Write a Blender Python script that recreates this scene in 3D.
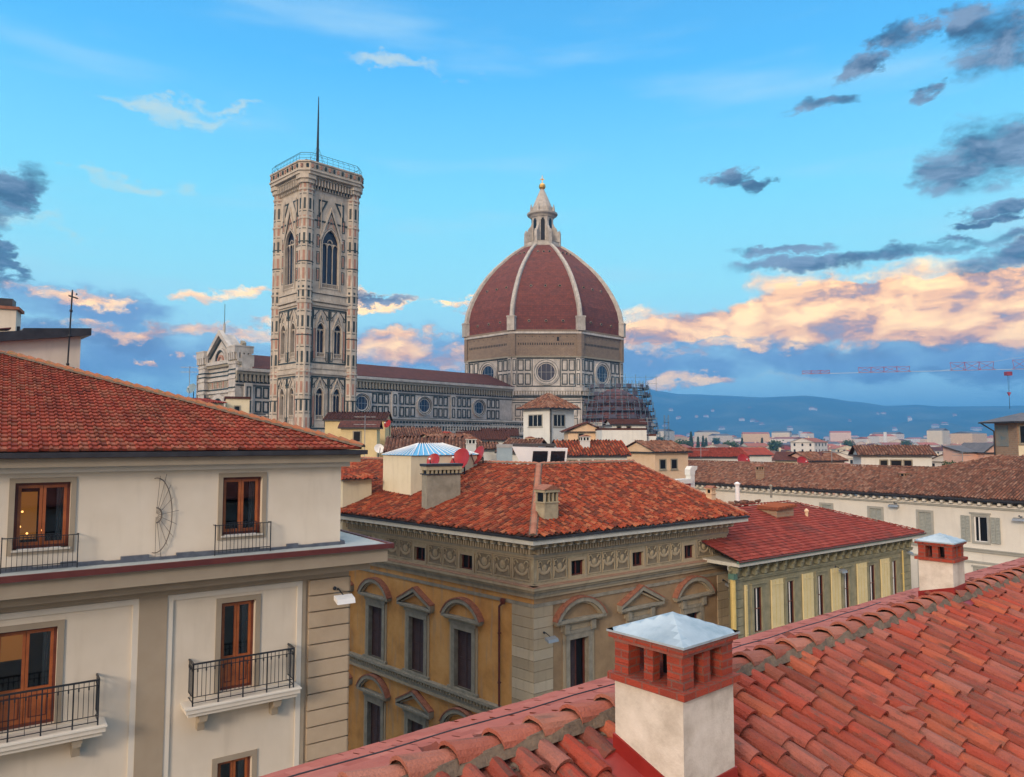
import bpy, bmesh, math, random
from mathutils import Matrix, Vector
R = math.radians
for o in list(bpy.data.objects): bpy.data.objects.remove(o)
S = bpy.context.scene
COL = S.collection
rng = random.Random(7)

# ------------------------------------------------------------------ camera
H = 25.0; PIT = R(3.98); F = 740.0
cam = bpy.data.cameras.new('camera'); co = bpy.data.objects.new('camera', cam); COL.objects.link(co)
co.location = (0, 0, H); co.rotation_euler = (math.pi/2+PIT, 0, 0)
cam.sensor_width = 36; cam.lens = 36*F/1024; cam.clip_start = .1; cam.clip_end = 60000
S.camera = co
S.view_settings.view_transform = 'Standard'; S.view_settings.look = 'None'
S.view_settings.exposure = 0.22; S.view_settings.gamma = 1; S.view_settings.use_curve_mapping = False
try:
    S.cycles.max_bounces = 6; S.cycles.transparent_max_bounces = 12; S.cycles.volume_bounces = 0
except Exception: pass

def ray(px, py):
    x = (px-512)/F; z = (388.5-py)/F; c, s = math.cos(PIT), math.sin(PIT)
    return Vector((x, c-s*z, s+c*z))
def at(px, py, D):            # the point at ground distance D (along +Y) seen at a pixel
    r = ray(px, py); return Vector((0, 0, H)) + r*(D/r.y)

# ------------------------------------------------------------------ world
SUN_EL, SUN_AZ = R(14), R(207)       # low western evening sun, behind the camera's left shoulder (azimuth clockwise from +Y)
W = bpy.data.worlds.new('World'); S.world = W; W.use_nodes = True
nt = W.node_tree; nt.nodes.clear()
def N(t, **k):
    n = nt.nodes.new(t)
    for a, b in k.items(): setattr(n, a, b)
    return n
def L(a, b): nt.links.new(a, b)
def put(sock, v):
    if hasattr(v, 'is_linked') or isinstance(v, bpy.types.NodeSocket): L(v, sock)
    else: sock.default_value = v
def MA(op, a, b=None, c=None, clamp=False):
    n = N('ShaderNodeMath', operation=op, use_clamp=clamp); put(n.inputs[0], a)
    if b is not None: put(n.inputs[1], b)
    if c is not None: put(n.inputs[2], c)
    return n.outputs[0]
def VM(op, a, b=None, c=None):
    n = N('ShaderNodeVectorMath', operation=op); put(n.inputs[0], a)
    if b is not None: put(n.inputs[1], b)
    if c is not None: put(n.inputs[2], c)
    return n.outputs['Value'] if op == 'DOT_PRODUCT' else n.outputs[0]
def MIX(f, a, b, bt='MIX'):
    n = N('ShaderNodeMix', data_type='RGBA', blend_type=bt); put(n.inputs[0], f); put(n.inputs[6], a); put(n.inputs[7], b)
    return n.outputs[2]
def SM(v, a, b):
    n = N('ShaderNodeMapRange', interpolation_type='SMOOTHSTEP'); put(n.inputs[0], v); n.inputs[1].default_value = a; n.inputs[2].default_value = b
    return n.outputs[0]
def lin(r, g, b):
    f = lambda c: ((c/255+.055)/1.055)**2.4 if c > 10 else c/255/12.92
    return (f(r), f(g), f(b), 1)
sky = N('ShaderNodeTexSky'); sky.sky_type = 'NISHITA'; sky.sun_disc = False
sky.sun_elevation = SUN_EL; sky.sun_rotation = SUN_AZ; sky.air_density = 1.0; sky.dust_density = .6; sky.ozone_density = 2.5
tc = N('ShaderNodeTexCoord'); sp = N('ShaderNodeSeparateXYZ'); L(tc.outputs['Generated'], sp.inputs[0])
az = MA('ARCTAN2', sp.outputs[0], sp.outputs[1]); el = MA('ARCSINE', sp.outputs[2])
cb = N('ShaderNodeCombineXYZ'); L(az, cb.inputs[0]); L(el, cb.inputs[1]); P = cb.outputs[0]
def ramp(v, stops):
    n = N('ShaderNodeValToRGB'); put(n.inputs[0], v); e = n.color_ramp.elements
    while len(e) < len(stops): e.new(.5)
    for q, (p, c) in zip(e, stops): q.position = p; q.color = c
    return n.outputs[0]
elr = MA('DIVIDE', el, R(60), clamp=True)
grad = ramp(elr, [(0, lin(190,225,250)), (.04, lin(175,225,252)), (.11, lin(190,240,255)), (.19, lin(168,240,255)),
                  (.3, lin(138,226,255)), (.45, lin(92,190,252)), (.75, lin(60,125,200)), (1, lin(48,100,168))])
grad = MIX(1.0, grad, (1.02, 1.06, 1.06, 1), 'MULTIPLY')
nis = MIX(1.0, sky.outputs[0], (.055, .075, .085, 1), 'MULTIPLY')
base = MIX(.10, grad, nis)
# soft large-scale unevenness of thin high cloud
ns = N('ShaderNodeTexNoise'); ns.inputs['Scale'].default_value = 1.0; ns.inputs['Detail'].default_value = 5
L(VM('MULTIPLY', P, (2.2, 13, 1)), ns.inputs['Vector'])
veil = SM(ns.outputs[0], .5, .78)
base = MIX(MA('MULTIPLY', veil, .5), base, lin(190, 226, 242))
# cloud noise, warped
nw = N('ShaderNodeTexNoise'); nw.inputs['Scale'].default_value = 7; nw.inputs['Detail'].default_value = 3; L(P, nw.inputs['Vector'])
warp = VM('MULTIPLY', VM('SUBTRACT', nw.outputs['Color'], (.5, .5, .5)), (.13, .05, 0))
nw2 = N('ShaderNodeTexNoise'); nw2.inputs['Scale'].default_value = 2.6; nw2.inputs['Detail'].default_value = 6; nw2.inputs['Roughness'].default_value = .65; L(VM('MULTIPLY', P, (4, 7, 1)), nw2.inputs['Vector'])
PB = VM('ADD', P, VM('MULTIPLY', VM('SUBTRACT', nw2.outputs['Color'], (.5, .5, .5)), (.36, .10, 0)))
PW = VM('ADD', P, warp)
def cn(vec):
    n = N('ShaderNodeTexNoise'); n.inputs['Scale'].default_value = 1; n.inputs['Detail'].default_value = 8; n.inputs['Roughness'].default_value = .6
    L(VM('MULTIPLY', vec, (9, 21, 1)), n.inputs['Vector']); return n.outputs[0]
n1 = cn(PW); n2 = cn(VM('ADD', PW, (-.018, .014, 0)))
def blobs(lst, PB=PB):
    acc = None
    for (px, py, wx, wy) in lst:
        r = ray(px, py).normalized(); a0 = math.atan2(r.x, r.y); e0 = math.asin(r.z)
        ax = wx/F*math.cos(a0)**1.5; ey = wy/F*math.cos(a0)
        d = VM('MULTIPLY_ADD', PB, (1/ax, 1/ey, 0), (-a0/ax, -e0/ey, 0))
        q = MA('SUBTRACT', 1.0, VM('DOT_PRODUCT', d, d))
        acc = q if acc is None else MA('MAXIMUM', acc, q)
    return MA('MAXIMUM', acc, -1.5)
def dens(F_, amp, lo, hi, n=None, soft=.6): return SM(MA('MULTIPLY_ADD', MA('SUBTRACT', n or n1, .47), amp*1.9, MA('MULTIPLY', F_, .95)), lo, hi+soft)
hazeb = blobs([(900,352,330,34),(640,362,160,26),(120,352,190,34),(400,352,120,30),(260,370,200,24),(60,300,120,22)])
col = MIX(MA('MULTIPLY', dens(hazeb, 1.8, -.3, .6), .88), base, lin(118, 148, 196))
hz2 = blobs([(900,335,260,16),(60,330,150,14),(1000,372,200,10)])
col = MIX(MA('MULTIPLY', dens(hz2, 1.8, -.15, .8), .7), col, lin(104, 116, 156))
pe = blobs([(905,303,230,36),(1050,306,140,36),(760,322,150,24),(690,336,80,11),(680,382,50,7),(830,290,60,14),(730,350,70,8),
            (388,348,70,18),(400,332,60,9),(455,360,40,12),(243,293,40,8),(120,325,60,8),(228,330,90,9),(186,358,18,8),(60,292,70,9),(375,296,60,6),(470,300,30,5)])
PS = VM('ADD', P, VM('MULTIPLY', VM('SUBTRACT', nw2.outputs['Color'], (.5, .5, .5)), (.16, .045, 0)))
bank = blobs([(930,310,230,33),(1080,308,150,36),(790,318,150,24),(700,330,110,13),(840,292,60,12),(960,284,90,12)], PS)
dpe = MA('MAXIMUM', dens(pe, 2.0, -.1, .6, None, .75), dens(bank, 1.0, -.05, .25, None, .1))
lit = MA('MULTIPLY_ADD', MA('SUBTRACT', n1, n2), 3.6, .62, clamp=True)
pcol = ramp(lit, [(0, lin(165,150,165)), (.25, lin(215,160,135)), (.5, (1.35,.66,.23,1)), (1, (1.9,1.15,.42,1))])
col = MIX(MA('MULTIPLY', dpe, .93), col, pcol)
wh = blobs([(175,113,85,8),(215,104,45,6),(405,70,50,7),(48,226,35,10),(770,383,42,4),(850,262,60,8),(120,180,50,8)])
col = MIX(MA('MULTIPLY', dens(wh, 2.2, -.1, 1.2, None, .7), .6), col, lin(222, 226, 205))
PD = VM('ADD', P, VM('MULTIPLY', VM('SUBTRACT', nw2.outputs['Color'], (.5, .5, .5)), (.22, .07, 0)))
dk = blobs([(1000,42,62,34),(965,28,30,20),(990,150,70,34),(960,170,45,18),(900,40,34,14),(862,70,30,12),(930,92,26,9),(880,256,150,9),(1000,262,70,13),(790,248,50,7),
            (735,178,27,9),(745,186,20,6),(955,240,26,5),(1010,207,36,9),(985,222,30,5),(8,205,34,36),(0,260,16,40),(830,105,40,8),(380,296,50,4)], PD)
ddk = dens(dk, 1.7, -.05, .5, None, .55)
dcol = ramp(lit, [(0, lin(48,66,92)), (.5, lin(68,92,122)), (1, lin(130,150,176))])
col = MIX(MA('MULTIPLY', ddk, .94), col, dcol)
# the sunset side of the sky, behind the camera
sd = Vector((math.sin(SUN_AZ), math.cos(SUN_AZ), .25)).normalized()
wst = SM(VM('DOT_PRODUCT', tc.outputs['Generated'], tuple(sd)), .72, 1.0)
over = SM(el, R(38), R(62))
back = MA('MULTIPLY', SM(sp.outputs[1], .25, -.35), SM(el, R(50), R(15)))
col = MIX(MA('MULTIPLY', back, .9), col, (.34, .33, .36, 1))  # unseen horizon behind the camera, darkened to make the light more directional
col = MIX(over, col, (2.1, 1.92, 1.74, 1))  # unseen overhead sky, brightened to add light from above
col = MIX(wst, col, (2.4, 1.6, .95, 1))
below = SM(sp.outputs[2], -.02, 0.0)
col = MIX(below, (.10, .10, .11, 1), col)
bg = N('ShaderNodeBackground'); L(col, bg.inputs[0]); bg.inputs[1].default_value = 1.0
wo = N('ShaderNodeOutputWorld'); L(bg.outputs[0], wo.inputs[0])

# ------------------------------------------------------------------ sun
sl = bpy.data.lights.new('sun', 'SUN'); so = bpy.data.objects.new('sun', sl); COL.objects.link(so)
sl.energy = 1.7; sl.angle = R(11); sl.color = (1, .84, .68)
sv = Vector((math.sin(SUN_AZ)*math.cos(SUN_EL+.12), math.cos(SUN_AZ)*math.cos(SUN_EL+.12), math.sin(SUN_EL+.12)))
so.rotation_euler = (-sv).to_track_quat('-Z', 'Y').to_euler(); so.location = (0, 0, 300)

# ------------------------------------------------------------------ materials
MT = {}
def mat(name, c1, c2=None, scale=1.0, rough=.8, bump=0.0, bscale=None, metal=0.0, c3=None, streak=0.0, stain=(.25,.2,.15), kind='noise', attr=None, spec=.4, emit=None, alpha=None, detail=6, coord='UV', brick=None, blot=None):
    m = bpy.data.materials.new(name); m.use_nodes = True; t = m.node_tree; t.nodes.clear()
    def n(ty, **k):
        q = t.nodes.new(ty)
        for a, b in k.items(): setattr(q, a, b)
        return q
    l = t.links.new
    out = n('ShaderNodeOutputMaterial'); bs = n('ShaderNodeBsdfPrincipled'); l(bs.outputs[0], out.inputs[0])
    bs.inputs['Roughness'].default_value = rough; bs.inputs['Metallic'].default_value = metal
    bs.inputs['Specular IOR Level'].default_value = spec
    c1 = tuple(c1)+(1,)
    tcn = n('ShaderNodeTexCoord'); src = tcn.outputs[coord]
    colr = None
    if c2 is not None:
        c2 = tuple(c2)+(1,)
        nz = n('ShaderNodeTexNoise'); nz.inputs['Scale'].default_value = scale; nz.inputs['Detail'].default_value = detail; nz.inputs['Roughness'].default_value = .62
        l(src, nz.inputs['Vector'])
        rp = n('ShaderNodeValToRGB'); l(nz.outputs[0], rp.inputs[0])
        e = rp.color_ramp.elements; e[0].position = .33; e[0].color = c1; e[1].position = .68; e[1].color = c2
        if c3: q = e.new(.5); q.color = tuple(c3)+(1,)
        colr = rp.outputs[0]
    if attr:      # every tile or block has its own colour
        an = n('ShaderNodeAttribute'); an.attribute_name = 'rnd'
        rp2 = n('ShaderNodeValToRGB'); l(an.outputs['Fac'], rp2.inputs[0]); e = rp2.color_ramp.elements
        while len(e) < len(attr): e.new(.5)
        for i, (q, c) in enumerate(zip(e, attr)): q.position = i/(len(attr)-1); q.color = tuple(c)+(1,)
        if colr is None: colr = rp2.outputs[0]
        else:
            mx = n('ShaderNodeMix', data_type='RGBA', blend_type='MIX'); mx.inputs[0].default_value = .72
            l(colr, mx.inputs[6]); l(rp2.outputs[0], mx.inputs[7]); colr = mx.outputs[2]
    if brick:
        bw, bh, bc1, bc2, mc, ms = brick
        bk = n('ShaderNodeTexBrick'); bk.inputs['Scale'].default_value = 1; bk.inputs['Brick Width'].default_value = bw; bk.inputs['Row Height'].default_value = bh
        bk.inputs['Mortar Size'].default_value = ms; bk.inputs['Color1'].default_value = tuple(bc1)+(1,); bk.inputs['Color2'].default_value = tuple(bc2)+(1,); bk.inputs['Mortar'].default_value = tuple(mc)+(1,)
        l(src, bk.inputs['Vector'])
        if colr is None: colr = bk.outputs[0]
        else:
            mx = n('ShaderNodeMix', data_type='RGBA', blend_type='MIX'); mx.inputs[0].default_value = .6
            l(colr, mx.inputs[6]); l(bk.outputs[0], mx.inputs[7]); colr = mx.outputs[2]
    if streak > 0:
        mp = n('ShaderNodeMapping'); mp.inputs['Scale'].default_value = (2.3, .28, 1); l(src, mp.inputs['Vector'])
        z2 = n('ShaderNodeTexNoise'); z2.inputs['Scale'].default_value = 1.3; z2.inputs['Detail'].default_value = 7; l(mp.outputs[0], z2.inputs['Vector'])
        mr = n('ShaderNodeMapRange'); mr.interpolation_type = 'SMOOTHSTEP'; l(z2.outputs[0], mr.inputs[0]); mr.inputs[1].default_value = .5; mr.inputs[2].default_value = .75; mr.inputs[4].default_value = streak
        mx = n('ShaderNodeMix', data_type='RGBA'); l(mr.outputs[0], mx.inputs[0])
        if colr is None: mx.inputs[6].default_value = c1
        else: l(colr, mx.inputs[6])
        mx.inputs[7].default_value = tuple(stain)+(1,); colr = mx.outputs[2]
    if blot:
        z3 = n('ShaderNodeTexNoise'); z3.inputs['Scale'].default_value = blot[0]; z3.inputs['Detail'].default_value = 9; z3.inputs['Roughness'].default_value = .7; l(src, z3.inputs['Vector'])
        mr = n('ShaderNodeMapRange'); mr.interpolation_type = 'SMOOTHSTEP'; l(z3.outputs[0], mr.inputs[0]); mr.inputs[1].default_value = blot[3] if len(blot) > 3 else .5; mr.inputs[2].default_value = (blot[3] if len(blot) > 3 else .5)+.2; mr.inputs[4].default_value = blot[1]
        mx = n('ShaderNodeMix', data_type='RGBA'); l(mr.outputs[0], mx.inputs[0]); l(colr, mx.inputs[6]); mx.inputs[7].default_value = tuple(blot[2])+(1,); colr = mx.outputs[2]
    if colr is None: bs.inputs['Base Color'].default_value = c1
    else: l(colr, bs.inputs['Base Color'])
    if bump > 0:
        nb = n('ShaderNodeTexNoise'); nb.inputs['Scale'].default_value = bscale or scale*4; nb.inputs['Detail'].default_value = 5; l(src, nb.inputs['Vector'])
        bp = n('ShaderNodeBump'); bp.inputs['Strength'].default_value = bump; bp.inputs['Distance'].default_value = .02; l(nb.outputs[0], bp.inputs['Height']); l(bp.outputs[0], bs.inputs['Normal'])
    if emit: bs.inputs['Emission Color'].default_value = tuple(emit[:3])+(1,); bs.inputs['Emission Strength'].default_value = emit[3]
    if alpha is not None: bs.inputs['Alpha'].default_value = alpha
    MT[name] = m; return m
TR = [(0.080,0.023,0.020),(0.240,0.032,0.022),(0.336,0.045,0.028),(0.176,0.029,0.022),(0.304,0.099,0.080),(0.240,0.054,0.040),(0.400,0.099,0.050),(0.120,0.041,0.035),(0.320,0.041,0.028),(0.264,0.117,0.100),(0.368,0.054,0.030)]
mat('near_tile', (0.176,0.0528,0.03325), (0.448,0.132,0.076), 5, .75, .6, 60, attr=TR, streak=.75, stain=(0.08,0.0484,0.0399), spec=.15, detail=10, blot=(3.2,.85,(0.096,0.066,0.057)))
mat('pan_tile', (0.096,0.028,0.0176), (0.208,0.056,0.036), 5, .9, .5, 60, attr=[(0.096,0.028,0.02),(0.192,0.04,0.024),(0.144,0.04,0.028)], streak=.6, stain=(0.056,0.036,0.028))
mat('far_slope_tile', (0.2992,0.0792,0.0616), (0.44,0.1584,0.1144), 6, .75, .3, 40, attr=[(0.2992,0.0748,0.0528),(0.4048,0.1144,0.0836),(0.3696,0.1056,0.0792),(0.44,0.1496,0.1144)], spec=.3, streak=.3, stain=(0.1936,0.0792,0.0616))
mat('ridge_tile', (0.208,0.064,0.04), (0.416,0.16,0.104), 6, .8, .6, 50, attr=[(0.208,0.056,0.036),(0.368,0.096,0.064),(0.304,0.104,0.072),(0.4,0.16,0.112),(0.256,0.088,0.064)], streak=.65, stain=(0.128,0.08,0.06), spec=.3)
mat('palazzo_ridge', (.26,.10,.06), (.40,.19,.12), 5, .85, .4, 40, attr=[(.22,.08,.05),(.36,.14,.08),(.30,.15,.10)], streak=.4, stain=(.12,.08,.06))
mat('mortar', (.17,.125,.09), (.08,.06,.048), 8, .95, .8, 30)
mat('palazzo_tile', (0.156,0.032,0.017), (0.3432,0.088,0.03825), 3, .85, .4, 30, attr=[(0.0546,0.02,0.0153),(0.2652,0.044,0.02125),(0.3666,0.08,0.0323),(0.39,0.152,0.0765),(0.1404,0.032,0.0187),(0.0468,0.028,0.0238),(0.3276,0.064,0.0272),(0.2184,0.032,0.017)], spec=.12, blot=(.6,.75,(0.078,0.04,0.02975)))
mat('white_house_tile', (0.1184,0.0266,0.0176), (0.296,0.0646,0.036), 1.3, .85, .3, 30, attr=[(0.111,0.0266,0.02),(0.2664,0.0456,0.028),(0.3256,0.076,0.048),(0.1924,0.0342,0.0224),(0.3108,0.114,0.072),(0.148,0.0532,0.032)], streak=.55, stain=(0.0888,0.0532,0.032), detail=10, spec=.15, blot=(.7,.6,(0.0962,0.0532,0.036)))
mat('red_flat_tile', (0.204,0.0315,0.0209), (0.306,0.063,0.0399), 1.2, .85, .2, 20, attr=[(0.17,0.027,0.0209),(0.289,0.0495,0.03325),(0.238,0.0378,0.0266),(0.34,0.081,0.057),(0.204,0.0315,0.0209),(0.102,0.027,0.0209)], spec=.12, streak=.5, stain=(0.085,0.036,0.03325), blot=(.45,.7,(0.102,0.045,0.038)))
mat('brown_tile', (.08,.04,.03), (.26,.12,.08), .8, .9, .3, 20, attr=[(.05,.03,.026),(.16,.07,.045),(.25,.11,.07),(.11,.05,.035),(.30,.18,.13),(.07,.045,.04)], spec=.2)
mat('town_tile', (.24,.075,.045), (.42,.15,.09), .8, .85, attr=[(.18,.07,.05),(.40,.12,.07),(.30,.10,.07),(.22,.11,.09)])
mat('moss_tile', (.26,.11,.05), (.12,.12,.05), 5, .9, .5, 30, c3=(.34,.12,.06))
mat('under_tile', (.045,.02,.014), (.08,.032,.022), 4, .9)
mat('cream_wall', (.62,.555,.46), (.69,.625,.53), .7, .85, .12, 60, streak=.26, stain=(.44,.385,.31))
mat('cream_trim', (.62,.58,.51), (.67,.63,.56), 1.5, .8, .08, 60)
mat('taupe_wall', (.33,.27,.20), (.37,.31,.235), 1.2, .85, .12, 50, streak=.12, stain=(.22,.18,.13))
mat('quoin_stone', (.41,.32,.225), (.47,.375,.27), 1.1, .85, .12, 50, streak=.12, stain=(.27,.22,.16))
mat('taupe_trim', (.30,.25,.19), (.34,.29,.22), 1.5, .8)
mat('sheet_zinc', (.16,.19,.22), (.24,.28,.32), 1.0, .45, .1, 10, metal=.5)
mat('slab_top', (.30,.35,.36), (.40,.44,.44), 1.3, .7, .2, 20, streak=.3, stain=(.12,.13,.14))
mat('dark_red_trim', (.085,.02,.02), (.12,.03,.027), 2, .5)
mat('gutter_dark', (.035,.035,.042), (.06,.06,.07), 2, .4, metal=.4)
mat('wood', (.26,.065,.018), (.40,.12,.035), 3, .45, .1, 30, spec=.5)
mat('dark_wood', (.09,.022,.014), (.15,.04,.022), 3, .5)
mat('iron', (.018,.022,.03), (.03,.035,.045), 5, .45, metal=.3)
mat('bronze_rod', (.10,.085,.075), (.16,.13,.11), 5, .5, metal=.4)
mat('room_dark', (.035,.028,.025), (.06,.045,.035), 1, .9)
mat('room_warm', (.30,.16,.06), None, emit=(.9,.32,.06,.22))
mat('lamp_glow', (.9,.5,.15), None, emit=(1,.45,.12,3.0))
mat('curtain', (.16,.17,.17), (.24,.25,.24), 6, .9)
mat('white_metal', (.72,.74,.76), (.80,.81,.82), 3, .4)
mat('grey_metal', (.30,.33,.36), (.38,.41,.44), 3, .4, metal=.5)
mat('cap_metal', (.24,.33,.39), (.46,.55,.60), 4, .5, .12, 30, metal=.3, streak=.4, stain=(.22,.28,.33), detail=9, c3=(.37,.46,.52))
mat('chimney_plaster', (.44,.40,.34), (.68,.64,.57), 4.5, .9, .15, 60, streak=.5, stain=(.32,.27,.22), c3=(.58,.54,.47), detail=10, blot=(6,.35,(.36,.31,.26)))
mat('chimney_brick', (.16,.03,.018), (.40,.07,.03), 14, .85, .5, 80, attr=[(.22,.03,.018),(.38,.055,.025),(.30,.042,.02),(.15,.035,.025)], streak=.6, stain=(.11,.075,.065), detail=9, brick=(.13,.048,(.34,.05,.025),(.20,.03,.018),(.14,.10,.085),.006))
mat('cap_brick', (.30,.06,.04), (.22,.16,.14), 7, .85, .4, 50)
mat('flashing', (.20,.014,.012), (.27,.025,.02), 4, .42)
mat('lead', (.10,.115,.15), (.17,.19,.23), 4, .45, metal=.5)
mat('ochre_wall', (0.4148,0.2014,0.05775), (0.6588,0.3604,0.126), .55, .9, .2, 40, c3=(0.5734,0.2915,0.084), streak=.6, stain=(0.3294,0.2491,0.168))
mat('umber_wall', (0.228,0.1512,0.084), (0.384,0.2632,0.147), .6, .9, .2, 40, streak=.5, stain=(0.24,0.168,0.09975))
mat('palazzo_stone', (.37,.30,.20), (.50,.42,.29), 1.3, .9, .3, 30, attr=[(.28,.225,.15),(.46,.38,.26),(.38,.31,.21),(.58,.50,.37),(.33,.27,.19)], streak=.4, stain=(.18,.15,.105))
mat('frieze_stone', (.28,.24,.16), (.44,.38,.26), 2.5, .9, .4, 25, streak=.3, stain=(.17,.15,.11))
mat('frieze_ground', (.17,.14,.095), (.25,.21,.145), 3, .9)
mat('grey_stone', (.22,.20,.155), (.34,.31,.245), 2.0, .9, .3, 30, streak=.35, stain=(.14,.125,.1))
mat('eave_paint', (.50,.50,.45), (.58,.575,.52), 2.0, .7, streak=.3, stain=(.34,.34,.30))
mat('pink_stain', (.32,.17,.11), (.40,.27,.18), 1.5, .8)
mat('pediment_tile', (.20,.075,.045), (.34,.14,.085), 5, .8, .3, 40)
mat('shutter_brown', (.055,.030,.030), (.085,.045,.04), 3, .6)
mat('shutter_grey', (.27,.29,.27), (.34,.36,.33), 3, .6)
mat('shutter_yellow', (.66,.55,.28), (.74,.63,.36), 1.5, .6)
mat('green_stone', (0.208,0.1995,0.125), (0.338,0.3078,0.2), 1.5, .85, .2, 30, streak=.45, stain=(0.117,0.1368,0.085))
mat('green_copper', (.07,.14,.11), (.10,.20,.16), 2, .6)
mat('yellow_pipe', (.52,.40,.14), (.62,.48,.18), 3, .5)
mat('copper_pipe', (.12,.035,.03), (.20,.06,.045), 3, .5, metal=.4)
mat('white_plaster', (.62,.60,.55), (.70,.68,.62), .5, .85, .1, 40, streak=.22, stain=(.45,.42,.37))
mat('trim_grey', (.30,.305,.28), (.37,.37,.34), 2, .8)
mat('marble', (.36,.345,.325), (.60,.575,.54), .35, .7, .0, streak=.6, stain=(.20,.19,.175))
mat('tower_marble', (.36,.315,.26), (.58,.52,.44), .4, .7, .0, streak=.6, stain=(.22,.185,.145))
mat('green_marble', (.014,.024,.026), (.03,.045,.045), .8, .55)
mat('pink_marble', (.33,.175,.125), (.42,.24,.18), .9, .7)
mat('rough_masonry', (.12,.10,.08), (.24,.195,.15), .7, .9, streak=.4, stain=(.15,.11,.08), brick=(1.1,.45,(.30,.22,.15),(.24,.17,.12),(.16,.12,.09),.05))
mat('dome_tile', (0.08,0.0234,0.02028), (0.2,0.0585,0.04056), .55, .85, .5, 3, detail=9, c3=(0.136,0.03744,0.02808), streak=.5, stain=(0.072,0.0312,0.0273), blot=(.16,.6,(0.06,0.0273,0.0234)), brick=(1.1,.7,(0.192,0.05304,0.03666),(0.112,0.0312,0.0234),(0.064,0.02496,0.02184),.05))
mat('dome_rib', (.33,.31,.28), (.52,.49,.45), .6, .75, streak=.6, stain=(.22,.195,.17))
mat('nave_tile', (.06,.025,.022), (.13,.052,.042), .5, .9, spec=.15, brick=(.6,.6,(.12,.045,.036),(.08,.03,.026),(.05,.022,.02),.06), blot=(.2,.6,(.05,.03,.027)))
mat('gold', (.75,.45,.12), None, rough=.3, metal=.8)
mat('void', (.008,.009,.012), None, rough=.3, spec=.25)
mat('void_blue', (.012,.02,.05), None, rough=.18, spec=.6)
mat('scaffold_steel', (.10,.17,.24), (.17,.26,.34), 1, .5, metal=.3)
mat('scaffold_net', (.06,.055,.085), (.10,.10,.14), .5, .9)
mat('scaffold_deck', (.035,.04,.055), (.06,.06,.08), .5, .9)
mat('apse_tile', (.10,.045,.05), (.18,.08,.085), .6, .85)
mat('brick_wall', (.30,.17,.10), (.20,.13,.08), 1.5, .9, c3=(.36,.24,.15), brick=(.5,.22,(.36,.22,.14),(.24,.14,.09),(.30,.26,.2),.03))
mat('blue_plaster', (.12,.19,.22), (.30,.24,.17), 1.2, .9)
mat('pink_wall', (.62,.36,.28), (.70,.45,.34), .8, .85)
mat('yellow_wall', (.58,.46,.24), (.66,.54,.30), .8, .85, streak=.25, stain=(.40,.30,.17))
mat('pale_yellow', (.64,.57,.40), (.71,.64,.47), .8, .85, streak=.3, stain=(.42,.36,.26))
mat('pale_white', (.60,.62,.60), (.68,.69,.66), .8, .85, streak=.25, stain=(.44,.45,.43))
mat('peach_wall', (.62,.44,.28), (.70,.52,.36), .8, .85)
mat('slate_roof', (.07,.075,.09), (.12,.12,.135), 1, .7)
mat('blue_glass_roof', (.10,.34,.58), (.18,.46,.70), .6, .18, spec=.8)
mat('skylight_white', (.72,.76,.84), (.80,.83,.88), 1, .4)
mat('solar_black', (.012,.014,.02), None, rough=.15, spec=.7)
mat('box_blue_grey', (.22,.31,.38), (.30,.40,.46), 1, .5)
mat('dish_red', (0.27,0.015,0.01875), (0.345,0.03,0.03375), 3, .45)
mat('dish_grey', (.14,.22,.27), (.20,.29,.34), 3, .5)
mat('crane_red', (.30,.05,.09), None, rough=.5)
mat('crane_pale', (.36,.50,.66), None, rough=.5)
mat('leaf', (.02,.045,.015), (.05,.09,.03), 2, .8)
mat('bark', (.08,.06,.04), None)
mat('asphalt', (.045,.045,.047), (.06,.06,.06), .6, .9, coord='Object')
mat('ground_far', (.05,.06,.045), (.09,.09,.07), .01, .95, coord='Object')
mat('hill_ground', (.005,.016,.012), (.085,.10,.06), .003, .95, coord='Object', c3=(.018,.038,.022), detail=12)
for i, c in enumerate([(.62,.56,.44),(.66,.62,.55),(.60,.45,.28),(.64,.50,.42),(.55,.52,.46),(.70,.66,.60)]):
    mat('town_wall_%d' % i, c, tuple(x*.88 for x in c), .4, .9)
def mixglass(name, col, a):
    m = bpy.data.materials.new(name); m.use_nodes = True; t = m.node_tree; t.nodes.clear()
    o = t.nodes.new('ShaderNodeOutputMaterial'); mx = t.nodes.new('ShaderNodeMixShader'); tr = t.nodes.new('ShaderNodeBsdfTransparent'); gl = t.nodes.new('ShaderNodeBsdfGlossy')
    fr = t.nodes.new('ShaderNodeFresnel'); fr.inputs[0].default_value = 1.5
    ad = t.nodes.new('ShaderNodeMath'); ad.operation = 'ADD'; ad.inputs[1].default_value = a; t.links.new(fr.outputs[0], ad.inputs[0])
    gl.inputs['Roughness'].default_value = .03; gl.inputs[0].default_value = (.8,.9,1,1); tr.inputs[0].default_value = tuple(col)+(1,)
    t.links.new(ad.outputs[0], mx.inputs[0]); t.links.new(tr.outputs[0], mx.inputs[1]); t.links.new(gl.outputs[0], mx.inputs[2]); t.links.new(mx.outputs[0], o.inputs[0]); MT[name] = m
mixglass('glass', (.75,.8,.85), .03)

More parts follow.
